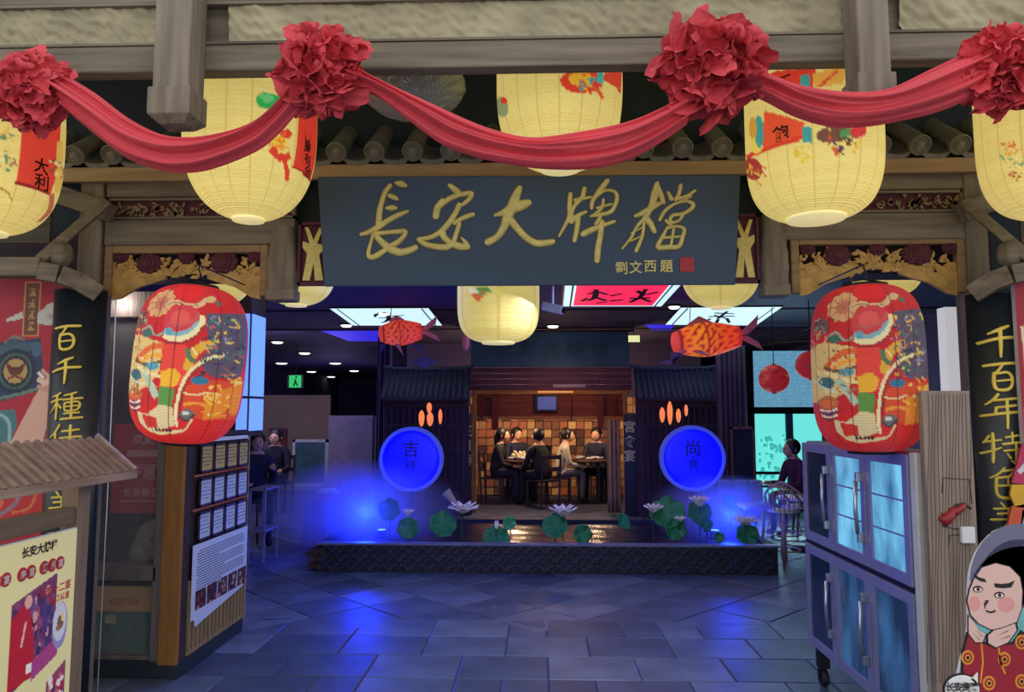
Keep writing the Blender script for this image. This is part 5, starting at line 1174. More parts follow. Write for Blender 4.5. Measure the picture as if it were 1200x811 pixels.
# low slatted counter
yk = 8.9; xa, xb = P(352, 600, yk).x, P(409, 600, yk).x; zc = P(380, 590, yk).z
t = thing('slatted_counter', ((xa+xb)/2, yk+.2, 0), 'low reddish slatted wooden counter left of the blue mist', 'counter')
CW = wood('counter_wood', (150,96,96), 2, .25)
B().box((xa, yk, 0), (xb, yk+.4, .06)).obj('base', CW, t); B().beam((xa, yk+.18, zc-.0), (xb+.02, yk+.18, zc+.07), .44, .035).obj('top', CW, t, bevel=.005)
k = 0; x_ = xa+.01
while x_ < xb-.03: B().box((x_, yk+.02, .06), (x_+.028, yk+.045, zc+.07*(x_-xa)/(xb-xa)-.01)).obj('slat', CW, t); x_ += .058
B().box((xa+.02, yk+.06, .06), (xb-.02, yk+.38, zc-.04)).obj('core', DARKW, t)
# dark logs at the pond's end
LOGM = wood('log_wood', (76,52,50), 1)
t = thing('log_pile', P(370, 650, 7.55), 'small heap of dark logs at the end of the tiled pond wall', 'logs')
for i, (u, v) in enumerate(((366,664),(374,664),(370,656),(378,656),(372,648),(364,650),(380,647))):
    p = P(u, min(v, 660), 7.58); B().tube([(p.x, 7.52, max(.035, P(u, v, 7.5).z)), (p.x, 7.9, max(.035, P(u, v, 7.5).z))], .034, 9).obj('log', LOGM, t)
# small white bowls on a stand behind the counter
p = P(384, 578, 9.8); t = thing('white_tray', (p.x, 9.8, p.z), 'white tray with bowls on a thin stand behind the slatted counter', 'tray')
B().box((p.x-.14, 9.7, p.z), (p.x+.14, 9.9, p.z+.03)).obj('tray', WHITEP, t, bevel=.005); B().box((p.x-.1, 9.75, p.z+.03), (p.x+.1, 9.85, p.z+.06)).obj('bowls', WHITEP, t, bevel=.01)
b = B(); b.box((p.x+.2, 9.78, 0), (p.x+.23, 9.82, p.z+.2)).box((p.x-.12, 9.78, 0), (p.x-.09, 9.82, p.z)).box((p.x-.12, 9.78, p.z-.03), (p.x+.23, 9.82, p.z)); b.obj('stand', TRM, t)
# ------------------------------------------------------------------ pond with tiled wall
PY = 7.5; pa, pb = P(371, 655, PY).x, P(913, 655, PY).x; pz = P(640, 638, PY).z
pw = thing('pond_wall', ((pa+pb)/2, PY, 0), 'low dark lattice-tiled wall around the indoor lotus pond', 'wall')
POT = plain('pond_tile', (44,52,84), .5, 0, .25, 10, .3, 40); POB = plain('pond_dark', (24,26,48), .6); COP = plain('pond_coping', (104,112,146), .45, 0, .15, 6)
PBK = 9.3
B().box((pa, PY, pz-.022), (pb, PY+.12, pz)).obj('coping', COP, pw, bevel=.005)
B().box((pa, PY+.03, 0), (pb, PY+.10, pz-.022)).obj('core', POB, pw)
B().box((pa, PY+.12, 0), (pa+.1, PBK, pz)).box((pb-.1, PY+.12, 0), (pb, PBK, pz)).obj('side_core', POB, pw); B().box((pa, PBK-.1, 0), (pb, PBK, pz)).obj('rear_core', POB, pw)
# curved lattice tiles, three rows, shared meshes
def arctile(flip):
    b = B(); n_ = 5; R_, w = .082, .016; vs = []
    for i in range(n_+1):
        a = math.radians(10+80*i/n_)
        for rr in (R_-w/2, R_+w/2):
            for d in (0, .026): vs.append(((rr*math.cos(a)-R_*.5)*(-1 if flip else 1), d, rr*math.sin(a)-R_*.5))
    fs = []
    for i in range(n_):
        k = 4*i; fs += [(k, k+4, k+6, k+2), (k+2, k+6, k+7, k+3), (k, k+1, k+5, k+4)]
    b.add(vs, fs); me = bpy.data.meshes.new('lattice_tile'); me.from_pydata([tuple(v) for v in b.v], [], b.f); me.materials.append(POT); return me
AT = [arctile(0), arctile(1)]; nrow = 3; hh = (pz-.022)/nrow
nx = 46
for j in range(nrow):
    for i in range(nx):
        x_ = pa+.05+(pb-pa-.1)*(i+.5)/nx; o = bpy.data.objects.new('lattice_tile', AT[(i+j) % 2]); COL.objects.link(o); o.parent = pw
        o.location = Vector((x_, PY+.004, hh*(j+.5)))-Vector(pw['_o'])
b = B()
for i in range(nx):
    x_ = pa+.05+(pb-pa-.1)*(i+.0)/nx
    for j in range(nrow): b.beam((x_-.04, PY+.022, hh*j+.008), (x_+.04, PY+.022, hh*(j+1)-.008), .012, .01, up=(0,1,0))
b.obj('lattice_backing', POT, pw)['kind'] = 'stuff'
b = B(); rip = lambda x, y: .004*math.sin(9*y+3*math.sin(2*x))+.003*math.sin(17*y+5*x)
b.grid(lambda a, c: (pa+.1+(pb-pa-.2)*a, PY+.12+(PBK-PY-.22)*c, pz-.04+rip((pb-pa)*a, 1.6*c)), 60, 60)
WAT = plain('pond_water', (24,30,50), .22, 0, .2, 3, .3, 6, spec=.8); tag(b.obj('pond_water', WAT, None, True), 'dark rippled water of the lotus pond', 'water', None, 'stuff')
LEAF = plain('lotus_leaf', (40,130,84), .5, 0, .25, 14, .3, 20); LEAFL = plain('lotus_leaf_light', (70,176,130), .5, 0, .15, 14); PET = plain('lotus_petal', (250,244,250), .5, 0, .06, 10); STEM = plain('lotus_stem', (40,84,60), .6); PETT = plain('petal_tip', (206,80,110), .5)
def leaf(u, v, r, Y, face, label, mat=None, fold=.35):
    c = P(u, v, Y); R_ = r*Y/FPX; mat = mat or LEAF
    t = thing('lotus_leaf', (c.x, c.y, pz-.045), label, 'plant', 'lotus leaves in the pond')
    n_ = Vector((face[0], -1, face[1])).normalized(); a = n_.cross(Vector((0,0,1))).normalized(); e = n_.cross(a)
    b = B()
    def f(q, h):
        tt = q*2*PI; k = R_*h*(1+.05*math.sin(7*tt)); d = fold*R_*(h*h)*(.6+.4*math.sin(5*tt+u))
        return c+a*math.cos(tt)*k+e*math.sin(tt)*k+n_*(d-.2*R_)
    b.grid(f, 28, 7, True); b.obj('leaf_blade', mat, t, True, solid=.004)
    b = B()
    for q in range(11): tt = q*2*PI/11; b.tube([c-n_*.19*R_, c+a*math.cos(tt)*R_*.5+e*math.sin(tt)*R_*.5-n_*.1*R_, c+(a*math.cos(tt)+e*math.sin(tt))*R_*.92+n_*fold*R_*.5], .0022, 4)
    b.obj('veins', LEAFL, t)
    B().tube([c-n_*.2*R_, (c.x+.01, c.y+.03, (c.z+pz)/2-.02), (c.x, c.y, pz-.045)], .007, 6).obj('stem', STEM, t)
def flower(u, v, r, Y, label, openv=.7, n=8, mat=None, bud=False):
    c = P(u, v, Y); R_ = r*1.3*Y/FPX; t = thing('lotus_flower', (c.x, c.y, pz-.045), label, 'flower', 'lotus flowers in the pond'); base = c-Vector((0,0,R_*.6))
    for ring in range(1 if bud else 2):
        for i in range(n if not bud else 4):
            tt = 2*PI*(i+.5*ring)/(n if not bud else 4)+u; up = (1-openv)+.35*ring; L = R_*(1.5 if bud else 1.35-.15*ring); w = R_*(.3 if not bud else .42)
            d = Vector((math.cos(tt), math.sin(tt), 0)); dd = (d*openv+Vector((0,0,up))).normalized(); s_ = Vector((-d.y, d.x, 0)); nn = dd.cross(s_)
            def f(a, h, dd=dd, s_=s_, nn=nn, L=L, w=w):
                k = w*math.sin(PI*min(1, h*.92+.06))**.8*(2*a-1); return base+dd*L*h+s_*k-nn*(.5*(abs(2*a-1)**2)*w*.6+(.25*L*(h-1)*h))
            B().grid(f, 5, 6).obj('petal', mat or PET, t, True, solid=.002)
    if bud: B().blob(base+Vector((0,0,R_*1.35)), (R_*.14, R_*.14, R_*.3), 8, 6).obj('tip', PETT, t, True)
    else: B().blob(base+Vector((0,0,R_*.35)), (R_*.22, R_*.22, R_*.2), 10, 6).obj('seed_head', plain('seed_head', (214,196,96), .6), t, True)
    B().tube([base, (c.x-.01, c.y+.02, (c.z+pz)/2-.02), (c.x, c.y, pz-.045)], .006, 6).obj('stem', STEM, t)
leaf(456, 597, 13, 8.1, (-.1,.1), 'round upright lotus leaf just under the lower edge of the 吉 disc'); leaf(478, 619, 12.5, 7.9, (.1,.15), 'round lotus leaf with light veins below the small white buds', LEAF)
leaf(519, 614, 16, 7.9, (.3,.6), 'broad dark lotus leaf beneath the spreading white flower'); leaf(581, 629, 15, 7.85, (0,.9), 'low flat lotus leaf beside the light green bud leaf'); leaf(597, 613, 8, 7.9, (.4,.0), 'light green half-open lotus leaf beside the pink-tipped bud', LEAFL)
leaf(650, 616, 15, 7.9, (-.2,.7), 'broad lotus leaf below the white flower before the dining room'); leaf(683, 626, 11, 7.8, (.2,.1), 'small round lotus leaf next to the broad leaf before the dining room'); leaf(731, 611, 10, 7.9, (.9,.6), 'narrow turned lotus leaf before the pale curtain')
leaf(782, 600, 20, 8.0, (-.2,.8), 'largest lotus leaf, spreading below the 尚 disc'); leaf(792, 620, 13, 7.9, (.2,.4), 'dark lotus leaf hanging under the largest leaf'); leaf(820, 600, 14, 8.1, (.1,.4), 'lotus leaf under the tall white flower at the 尚 disc'); leaf(828, 614, 9, 8.0, (.6,.2), 'small turned lotus leaf in the blue glow under the 尚 disc'); leaf(876, 626, 13, 7.9, (0,.5), 'round lotus leaf near the pond end by the rattan stool'); leaf(843, 630, 6, 7.8, (0,.1), 'tiny upright lotus leaf in the blue glow')
leaf(856, 588, 9, 8.6, (.1,.7), 'dim lotus leaf far back before the grey armchair')
flower(478, 600, 6, 8.0, 'small pale lotus bud flower between the two round leaves', .5, 5); flower(543, 591, 12, 7.9, 'spreading white lotus flower beside the rolled pale leaf', .72, 6)
flower(582, 616, 5, 7.85, 'closed white lotus bud with a pink tip', .12, 4, None, True); flower(660, 596, 11, 7.9, 'white lotus flower before the dining room', .62, 7); flower(766, 594, 8, 8.0, 'low white lotus flower left of the largest leaf', .6, 8)
flower(820, 586, 9, 8.1, 'tall white lotus flower right under the 尚 disc', .55, 9); flower(797, 607, 5, 7.9, 'small cream lotus flower on the dark hanging leaf', .6, 5); flower(873, 607, 10, 7.9, 'pale violet lotus flower near the pond end', .7, 8); flower(874, 592, 7, 8.3, 'pale lotus flower above the violet one', .6, 7)
p = P(540, 598, 7.95); q_ = P(522, 576, 7.95)
t = thing('rolled_leaf', (p.x, 7.95, pz-.045), 'rolled pale brown lotus leaf leaning beside the spreading flower', 'plant'); B().tube([p, p+(q_-p)*.5, q_], [.012,.03,.055], 10, False).obj('rolled_blade', plain('dry_leaf', (170,150,150), .7), t, True, solid=.003); B().tube([p, (p.x, 7.95, pz-.045)], .006, 6).obj('stem', STEM, t)
# pond uplights
for u in (447, 838):
    p = P(u, 633, 8.25 if u < 600 else 8.35); t = thing('pond_spotlight', (p.x, p.y, pz-.04), 'small blue spotlight in the pond near the %s' % ('slatted counter' if u < 600 else 'rattan stools'), 'lamp', 'blue pond spotlights')
    B().lathe([(.0,0),(.05,0),(.06,.05),(.05,.06),(0,.06)], (p.x, p.y, pz-.045), 14).obj('housing', BLACKM, t); B().lathe([(0,.061),(.045,.061),(.045,.064),(0,.064)], (p.x, p.y, pz-.045), 14).obj('lens', emis('spot_blue', (60,110,255), 6), t)
# ------------------------------------------------------------------ blue glowing discs
DISC, nt, pb_ = newmat('disc_blue')
pb_.inputs['Base Color'].default_value = (0,.002,.2,1); pb_.inputs['Roughness'].default_value = .4
setp(pb_, 'Emission Color', (.002,.004,1,1)); setp(pb_, 'Emission Strength', .78)
RIM = emis('disc_rim', (80,100,236), .3)
for u, v, s, lb in ((482, 538, '吉', 'round blue glowing disc 吉, the one nearer the slatted counter'), (811.5, 537, '尚', 'round blue glowing disc 尚, the one nearer the rattan stools')):
    c = P(u, v, 8.8); R_ = 37.5*8.8/FPX; t = thing('blue_disc', (c.x, 8.8, 0 if 0 else pz-.045), lb, 'light', 'blue glowing discs over the pond')
    B().lathe([(0,-.035),(R_*.7,-.03),(R_*.985,-.015),(R_*.985,.06),(0,.06)], c, 48, 'y').obj('disc', DISC, t, True)
    B().lathe([(R_*.982,-.02),(R_,-.02),(R_,.065),(R_*.982,.065)], c, 48, 'y').obj('rim', RIM, t)
    B().tube([(c.x, 8.87, c.z-R_*.9), (c.x, 8.87, pz-.045)], .02, 8).obj('stand', BLACKM, t)
    DT = plain('disc_ink', (6,6,60), .6)
    text('character', s, c+Vector((0,-.042,.12)), (1,0,0), (0,0,1), .2, DT, t, .002, .0)
    text('character', '祥' if s == '吉' else '食', c+Vector((0,-.042,-.06)), (1,0,0), (0,0,1), .13, DT, t, .002, -.004)
# ------------------------------------------------------------------ centre pavilion: dining room
PVY = 12.0
def bx(name, u0, u1, v0, v1, y, d, mat, parent, bevel=.004): return B().box((P(u0, v0, y).x, y, P(u0, v1, y).z), (P(u1, v0, y).x, y+d, P(u1, v0, y).z)).obj(name, mat, parent, bevel=bevel)
pvx = P(645, 500, PVY).x
PVW = wood('pavilion_wood', (176,116,66), 0, .3); PVV = wood('pavilion_post', (170,118,72), 2, .3)
pv = thing('dining_room_front', (pvx, PVY, 0), 'warm lit wooden front of the dining room with hanging boards', 'pavilion')
bx('lintel', 553, 738, 457, 462, PVY, .1, PVW, pv); bx('board_panel', 556, 735, 462, 489, PVY+.06, .02, wood('lintel_board', (132,66,48), 0, .3), pv); bx('lower_rail', 556, 735, 488, 492, PVY, .08, PVW, pv)
for u in (556, 733): B().box((P(u, 500, PVY).x-.035, PVY-.02, 0), (P(u, 500, PVY).x+.035, PVY+.06, P(u, 460, PVY).z)).obj('post', PVV, pv, bevel=.004)
for u0, u1, v1 in ((563,566,492),(576,584,504),(668,670,492),(700,707,502),(716,718,486)): bx('hanging_board', u0, u1, 464, v1, PVY-.04, .02, wood('hanging_board', (120,54,44), 2), pv)
p = P(640, 472, PVY-.03)
tv = thing('wall_screen', (p.x, PVY-.03, P(640, 483, PVY).z), 'small grey-blue screen on the lintel of the dining room', 'screen'); bx('frame', 627, 654, 462.5, 482.5, PVY-.03, .02, BLACKM, tv); bx('display', 630, 651.5, 465, 480, PVY-.034, .003, emis('screen', (70,78,140), .7), tv)
# glow strip lamp below the lintel
tag(bx('strip_lamp', 630, 672, 458.3, 460.3, PVY-.03, .02, emis('strip_warm', (255,176,96), .5), None), 'thin warm strip lamp along the top of the dining room front', 'lamp')
# header: dark teal fascia and purple-brown wood
hd = thing('header_board', (pvx, 11.9, P(645, 457, 11.9).z), 'dark teal sign fascia over reddish planks above the dining room', 'fascia')
bx('fascia', 552, 737, 386, 430, 11.85, .08, plain('teal_fascia', (28,70,100), .5, 0, .2, 3), hd); bx('fascia_top', 548, 742, 386, 389, 11.8, .12, BLACKM, hd)
for i in range(4): bx('plank', 550, 740, 431+i*6.6, 437.3+i*6.6, 11.95, .04, wood('header_plank', (92,56,74), 0, .35), hd)
for i, ch in enumerate('长安大牌档'): text('fascia_character', ch, P(590+i*28, 408, 11.84), (1,0,0), (0,0,1), .3, plain('fascia_ink', (26,60,84), .6), hd, .002, .01)
bx('carved_script', 648, 686, 450, 454, 11.93, .02, plain('pale_script', (150,130,140), .7), hd)
# room behind with block wall
struct('wall_dining', B().box((-2.6, 14.62, 0), (3.2, 14.7, 2.95)), DARKWALL)
BK = [plain('wood_block_%d' % i, c, .8, 0, .25, 8, .3, 20) for i, c in enumerate([(176,136,88),(156,114,74),(196,156,104),(120,80,60),(84,56,50),(160,96,68)])]
bw = thing('wood_block_wall', (.2, 14.6, 0), 'wall of stacked square wooden blocks at the back of the dining room', 'wall panel')
bs = .158
bme = []
for i, m in enumerate(BK):
    b = B(); h = bs/2-.006; b.box((-h,-.05,-h),(h,.05,h)); me = bpy.data.meshes.new('wood_block'); me.from_pydata(b.v, [], b.f); me.materials.append(m); bme.append(me)
x_ = -1.55
while x_ < 2.1:
    for k in range(12):
        o = bpy.data.objects.new('wood_block', random.choice(bme)); COL.objects.link(o); o.parent = bw; o.location = Vector((x_+random.uniform(-.004,.004), 14.54-random.uniform(0,.05), .08+k*bs))-Vector(bw['_o'])
    x_ += bs
# curtain
curtain('curtain', P(712,540,11.9).x, P(727,540,11.9).x, 11.9, .02, P(712,492,11.9).z, 'pale tied curtain at the right post of the dining room', plain('pale_curtain', (170,140,118), .9), 3, .03)
# vertical couplets of the pavilion
for u0, u1, chs, lb, vv in ((540,553,'王日春','narrow black vertical sign with pale characters beside the blue disc 吉', 505), (731,745,'宮食宴','narrow black vertical sign with pale characters beside the pale curtain', 500)):
    y_ = 11.7; t = thing('vertical_sign', P((u0+u1)/2, 600, y_), lb, 'sign', 'vertical signs of the dining room'); t.location.z = 0; t['_o'] = tuple(t.location)
    B().box((P(u0,500,y_).x, y_, 0), (P(u1,500,y_).x, y_+.03, P(u0,485,y_).z)).obj('board', BLACKP, t)
    for i, ch in enumerate(chs): text('character', ch, P((u0+u1)/2, vv+i*17, y_-.005), (1,0,0), (0,0,1), .19, plain('pale_gold', (206,206,170), .6), t, .002, .02)
# side pavilions with dark tiled roofs, lattice posts and lotus lamps
DT_ = plain('dark_tiles', (46,52,84), .6, 0, .2, 10); LAT = wood('lattice_wood', (60,48,66), 2)
FLM = emis('flame_orange', (246,132,80), .85)
def side_pav(u0, u1, lamp, label, sg_):
    y_ = 11.2; x0, x1 = P(u0, 500, y_).x, P(u1, 500, y_).x; zr, ze = P(500, 432, y_).z, P(500, 468, y_).z
    t = thing('tiled_kiosk', ((x0+x1)/2, y_, 0), label, 'kiosk', 'dark tiled kiosks beside the dining room')
    n_ = 15
    for i in range(n_):
        x_ = x0+(x1-x0)*(i+.5)/n_; B().tube([(x_, y_, ze), (x_, y_+.3, (ze+zr)/2+.02), (x_, y_+.5, zr)], .034, 8).obj('roof_tile', DT_, t, True)
    B().add([(x0,y_,ze-.02),(x1,y_,ze-.02),(x1,y_+.5,zr-.02),(x0,y_+.5,zr-.02)], [(0,1,2,3)]).obj('roof_board', DARKW, t, solid=.02)
    B().tube([(x0-.04, y_+.5, zr+.06), (x0+.15, y_+.5, zr+.03), ((x0+x1)/2, y_+.5, zr+.02), (x1-.15, y_+.5, zr+.03), (x1+.04, y_+.5, zr+.06)], .035, 8).obj('ridge', DT_, t)
    B().box((x0+.05, y_+.1, ze-.12), (x1-.05, y_+.16, ze-.02)).obj('fascia', DARKW, t)
    nb = 14
    for i in range(nb): x_ = x0+.08+(x1-x0-.16)*i/(nb-1); B().box((x_-.014, y_+.12, 0), (x_+.014, y_+.15, ze-.1)).obj('lattice_bar', LAT, t)
    for z_ in (.5, 1.0, 1.4): B().box((x0+.06, y_+.11, z_-.015), (x1-.06, y_+.16, z_+.015)).obj('lattice_rail', LAT, t)
    B().box((x0+.02, y_+.42, 0), (x1-.02, y_+.46, zr-.05)).obj('back_board', plain('kiosk_back', (60,46,80), .8), t)
side_pav(444, 548, None, 'dark tiled kiosk beside the grey partition, behind a blue disc', 1); side_pav(748, 850, None, 'dark tiled kiosk beside the dark purple curtain, behind a blue disc', -1)
for (u, v), lb, sp in (((503,485), 'orange lotus lamp of four separate petals above a blue disc', ((0,-8,4,9),(-9,4,4.5,14),(1,5,5,12),(13,2,3,13))), ((790,482), 'orange lotus lamp of upright slats above a blue disc, near the bright window', ((-14,3,4,13),(-5,0,4,20),(5,4,3.6,12),(14,-2,2.4,10)))):
    c = P(u, v, 10.9); t = thing('lotus_lamp', c, lb, 'lamp', 'orange lotus lamps')
    for i, (du, dv, w, h) in enumerate(sp):
        p = P(u+du, v+dv, 10.9+.03*(i % 2)); k = 8.6/FPX; B().blob(p, (w*k, .05, h*k), 12, 8, lambda a, e: 1-.25*(e < 1.2)*math.cos(e)).obj('glowing_petal', FLM, t, True)
    B().tube([P(u, v+20, 10.9), c+Vector((0,.06,.1)), (c.x, 11.32, P(u, 469, 11.3).z)], .012, 6).obj('holder', BLACKM, t)
# dark curtain wall right of the kiosk, wall left
curtain('curtain', P(843,500,10.9).x, P(878,500,10.9).x, 11.0, .02, P(860,405,11).z, 'tall dark purple curtain between the tiled kiosk and the bright window', plain('purple_curtain', (86,66,92), .9), 6, .04)
curtain('curtain', P(441,500,12.4).x, P(458,500,12.4).x, 12.4, .02, 2.93, 'narrow dark curtain between the grey partition and the tiled kiosk', plain('navy_curtain', (58,54,100), .9), 3, .05)
# ------------------------------------------------------------------ bright window wall at right
wy = 12.4
WU = emis('window_gauze', (110,170,196), .75); WL = emis('window_glow', (110,232,222), .85)
def wbox(name, u0, u1, v0, v1, m, kind=None, d=.04, y=wy): 
    return B().box((P(u0, v1, y).x, y, P(u0, v1, y).z), (P(u1, v0, y).x, y+d, P(u1, v0, y).z)).obj(name, m, w1)
w1 = thing('window_1', (P(920,500,wy).x, wy, 0), None, None); w1['kind'] = 'structure'
del w1['_o']; w1['_o'] = tuple(w1.location)
m, nt, pr = newmat('gauze_weave'); tc = nt.nodes.new('ShaderNodeTexCoord'); wv = nt.nodes.new('ShaderNodeTexBrick'); wv.inputs['Scale'].default_value = 14; wv.inputs['Color1'].default_value = (*lin((120,182,206)),1); wv.inputs['Color2'].default_value = (*lin((100,160,190)),1); wv.inputs['Mortar'].default_value = (*lin((70,110,140)),1); wv.inputs['Mortar Size'].default_value = .03
mp = nt.nodes.new('ShaderNodeMapping'); mp.inputs['Rotation'].default_value = (PI/2, 0, 0); nt.links.new(tc.outputs['Object'], mp.inputs[0]); nt.links.new(mp.outputs[0], wv.inputs[0]); nt.links.new(wv.outputs[0], pr.inputs['Base Color']); nt.links.new(wv.outputs[0], pr.inputs['Emission Color']); setp(pr, 'Emission Strength', .75)
wbox('pane', 881, 975, 411, 477, m); wbox('pane', 882, 962, 485, 590, WL)
TREE = plain('tree_beyond', (60,150,150), .8, emit=.4, ecol=(60,170,165))
b = B()
r = random.Random(5)
for i in range(60): p = P(r.uniform(890,930), 560-r.random()**1.5*50, wy-.02); b.blob(p, (r.uniform(.02,.05), .01, r.uniform(.02,.05)), 7, 4)
b.obj('foliage_shade', plain('foliage_shade', (84,200,196), .8, emit=.6, ecol=(84,206,200)), w1)['kind'] = 'stuff'
wbox('window_frame', 878, 975, 477, 485, BLACKM, d=.1, y=wy-.06); wbox('window_frame', 878, 882, 408, 640, BLACKM, d=.1, y=wy-.06)
wbox('window_rail', 882, 960, 553, 556, BLACKM, d=.05, y=wy-.3); wbox('window_rail', 882, 960, 569, 571.5, BLACKM, d=.05, y=wy-.3); wbox('window_rail', 926, 929, 485, 640, plain('mullion', (60,84,110), .6), d=.05, y=wy-.05)
struct('wall_right.001', B().box((P(878,560,wy).x, wy, 0), (5.4, wy+.1, P(900,590,wy).z)), plain('low_wall', (70,84,110), .8))
# lamp cord lines on the ceiling at right, round red lanterns
for (u, v, R_, y_, lb) in ((907,444,17,9.5,'small round red lantern hanging before the bright window'), (950,428,17,9.0,'small round red lantern partly behind the upright painted lantern')):
    c = P(u, v, y_); rr = R_*y_/FPX; t = thing('round_lantern', (c.x, y_, c.z-rr), lb, 'lantern', 'small round red lanterns')
    cv = Canvas(120, 80, (214,50,52)); r = random.Random(u)
    for k in range(40): x, yy_ = r.uniform(0,120), r.uniform(15,65); cv.ell(x, yy_, r.uniform(2,7), r.uniform(1,4), r.choice([(230,90,60),(150,30,40),(90,90,80),(220,170,120),(240,120,80)]), .8)
    for k in range(12): cv.line([(k*10,0),(k*10,80)], 1, (130,24,30), .7)
    b = B(); b.grid(lambda q, h: c+Vector((rr*math.cos(q*2*PI)*math.sin(PI*(.04+.92*h)), rr*math.sin(q*2*PI)*math.sin(PI*(.04+.92*h)), rr*.98*math.cos(PI*(.04+.92*h)))), 48, 24, True); o = b.obj('paper_shade', REDL, t, True); paint(o, cv, [(i/48, j/23) for j in range(24) for i in range(48)])
    B().lathe([(rr*.14,-.01),(rr*.16,0),(rr*.14,.01)], c+Vector((0,0,rr*.97)), 12).lathe([(rr*.14,-.01),(rr*.16,0),(rr*.14,.01)], c-Vector((0,0,rr*.97)), 12).obj('rings', BLACKM, t)
    B().tube([c+Vector((0,0,rr*.97)), (c.x, y_, 2.95)], .006, 6).obj('cord', CORDM, t)
b = B()
for k in range(4): a_, c_ = cpt(884+k*8, 408-k*2, 2.9), cpt(952, 384+k*5, 2.9); b.tube([a_, c_], .01, 5)
tag(b.obj('ceiling_rails', STEEL), 'thin bright rails along the ceiling beside the small round red lanterns', 'rail')
# ------------------------------------------------------------------ carp lanterns
CARP = vcol('carp_paper', .6, .6); FIN = plain('fin_gauze', (196,120,140), .6, 0, .1, emit=.12, ecol=(200,100,110)); FING = plain('fin_grey', (110,96,130), .7)
def carp(u0, v0, u1, v1, Y, r, label, hot, fins):
    a, c = P(u0, v0, Y), P(u1, v1, Y+.15); R_ = r*Y/FPX; ax = (c-a); L = ax.length; ax.normalize(); up = Vector((0,0,1)); up = (up-ax*up.dot(ax)).normalized(); sd = ax.cross(up)
    t = thing('carp_lantern', (a+c)/2-Vector((0,0,R_)), label, 'lantern', 'red carp lanterns')
    cv = Canvas(100, 60, (196,44,44)); r_ = random.Random(u0)
    for i in range(11):
        for j in range(8):
            x, y = 14+i*7.5, j*8+(i%2)*4
            d = abs(x-38)/40; base = (250, int(150-70*min(1,d)), 40) if hot else (226, int(96-20*d), 60)
            cv.ell(x, y, 4.4, 4.2, (170,30,36)); cv.ell(x+.8, y, 3.6, 3.4, base)
    cv.rect(0,0,12,60,(206,70,60)); cv.ell(8,22,3,4,(240,220,200)); cv.ell(8,22,1.6,2,(20,20,20)); cv.ell(8,38,3,4,(240,220,200)); cv.ell(8,38,1.6,2,(20,20,20)); cv.line([(12,0),(12,60)],1.4,(130,20,30))
    b = B()
    def f(q, h):
        k = math.sin(PI*min(1, h*.62+.12))**.75*(1-.55*max(0,h-.5)) ; k = max(k, .02) if h > 0 else .02; tt = q*2*PI
        return a+ax*L*h+up*math.sin(tt)*R_*k+sd*math.cos(tt)*R_*.75*k
    b.grid(f, 32, 26, True); o = b.obj('body', CARP, t, True); paint(o, cv, [(j/25, i/32) for j in range(26) for i in range(32)])
    e = a+ax*L
    for s_ in (1, -1): B().prism([e-ax*.04+sd*.01*s_, e+ax*R_*1.3+up*R_*(1.0*s_+.1), e+ax*R_*1.1+up*R_*.45*s_, e+ax*R_*.5+up*R_*.05*s_], sd*.012).obj('tail_fin', FIN, t)
    B().prism([a+ax*L*.25+up*R_*.9, a+ax*L*.45+up*R_*1.35, a+ax*L*.7+up*R_*.8], sd*.01).obj('back_fin', FIN, t)
    for (x0, y0, x1, y1, x2, y2, g) in fins: 
        pts = [P(x, y, Y-.08) for x, y in ((x0,y0),(x1,y1),(x2,y2))]; B().prism(pts, (0,.012,0)).obj('belly_fin', FING if g else FIN, t)
    B().tube([a+ax*L*.3+up*R_*.9, (a.x+ax.x*L*.3, a.y+ax.y*L*.3, 2.95)], .005, 6).obj('cord', CORDM, t)
carp(443, 392, 494, 388, 9.2, 16, 'red carp lantern with dangling fins under the white light box at the blue cove', 0, [(446,403,452,403,446,415,1),(462,403,468,403,473,417,0),(480,402,494,404,500,420,1),(482,424,496,416,514,424,1),(482,424,514,424,498,432,1)])
carp(786, 402, 866, 394, 9.2, 21, 'glowing orange-red carp lantern next to the small round red lanterns', 1, [(786,412,800,414,788,428,1),(788,428,770,426,800,416,1),(812,412,822,410,832,418,0),(796,408,806,412,800,416,0)])
# small hanging white-pink tassel next to middle lantern
p = P(546, 400, 9.0); t = thing('cloth_tassel', p+Vector((0,0,-.12)), 'small pale cloth tassel hanging beside the middle yellow lantern', 'tassel'); B().blob(p, (.045,.03,.1), 10, 8, lambda a, e: 1+.2*math.sin(3*a)).obj('tassel', FIN, t, True); B().tube([p+Vector((0,0,.1)), (p.x, p.y, 2.95)], .004, 5).obj('cord', CORDM, t)
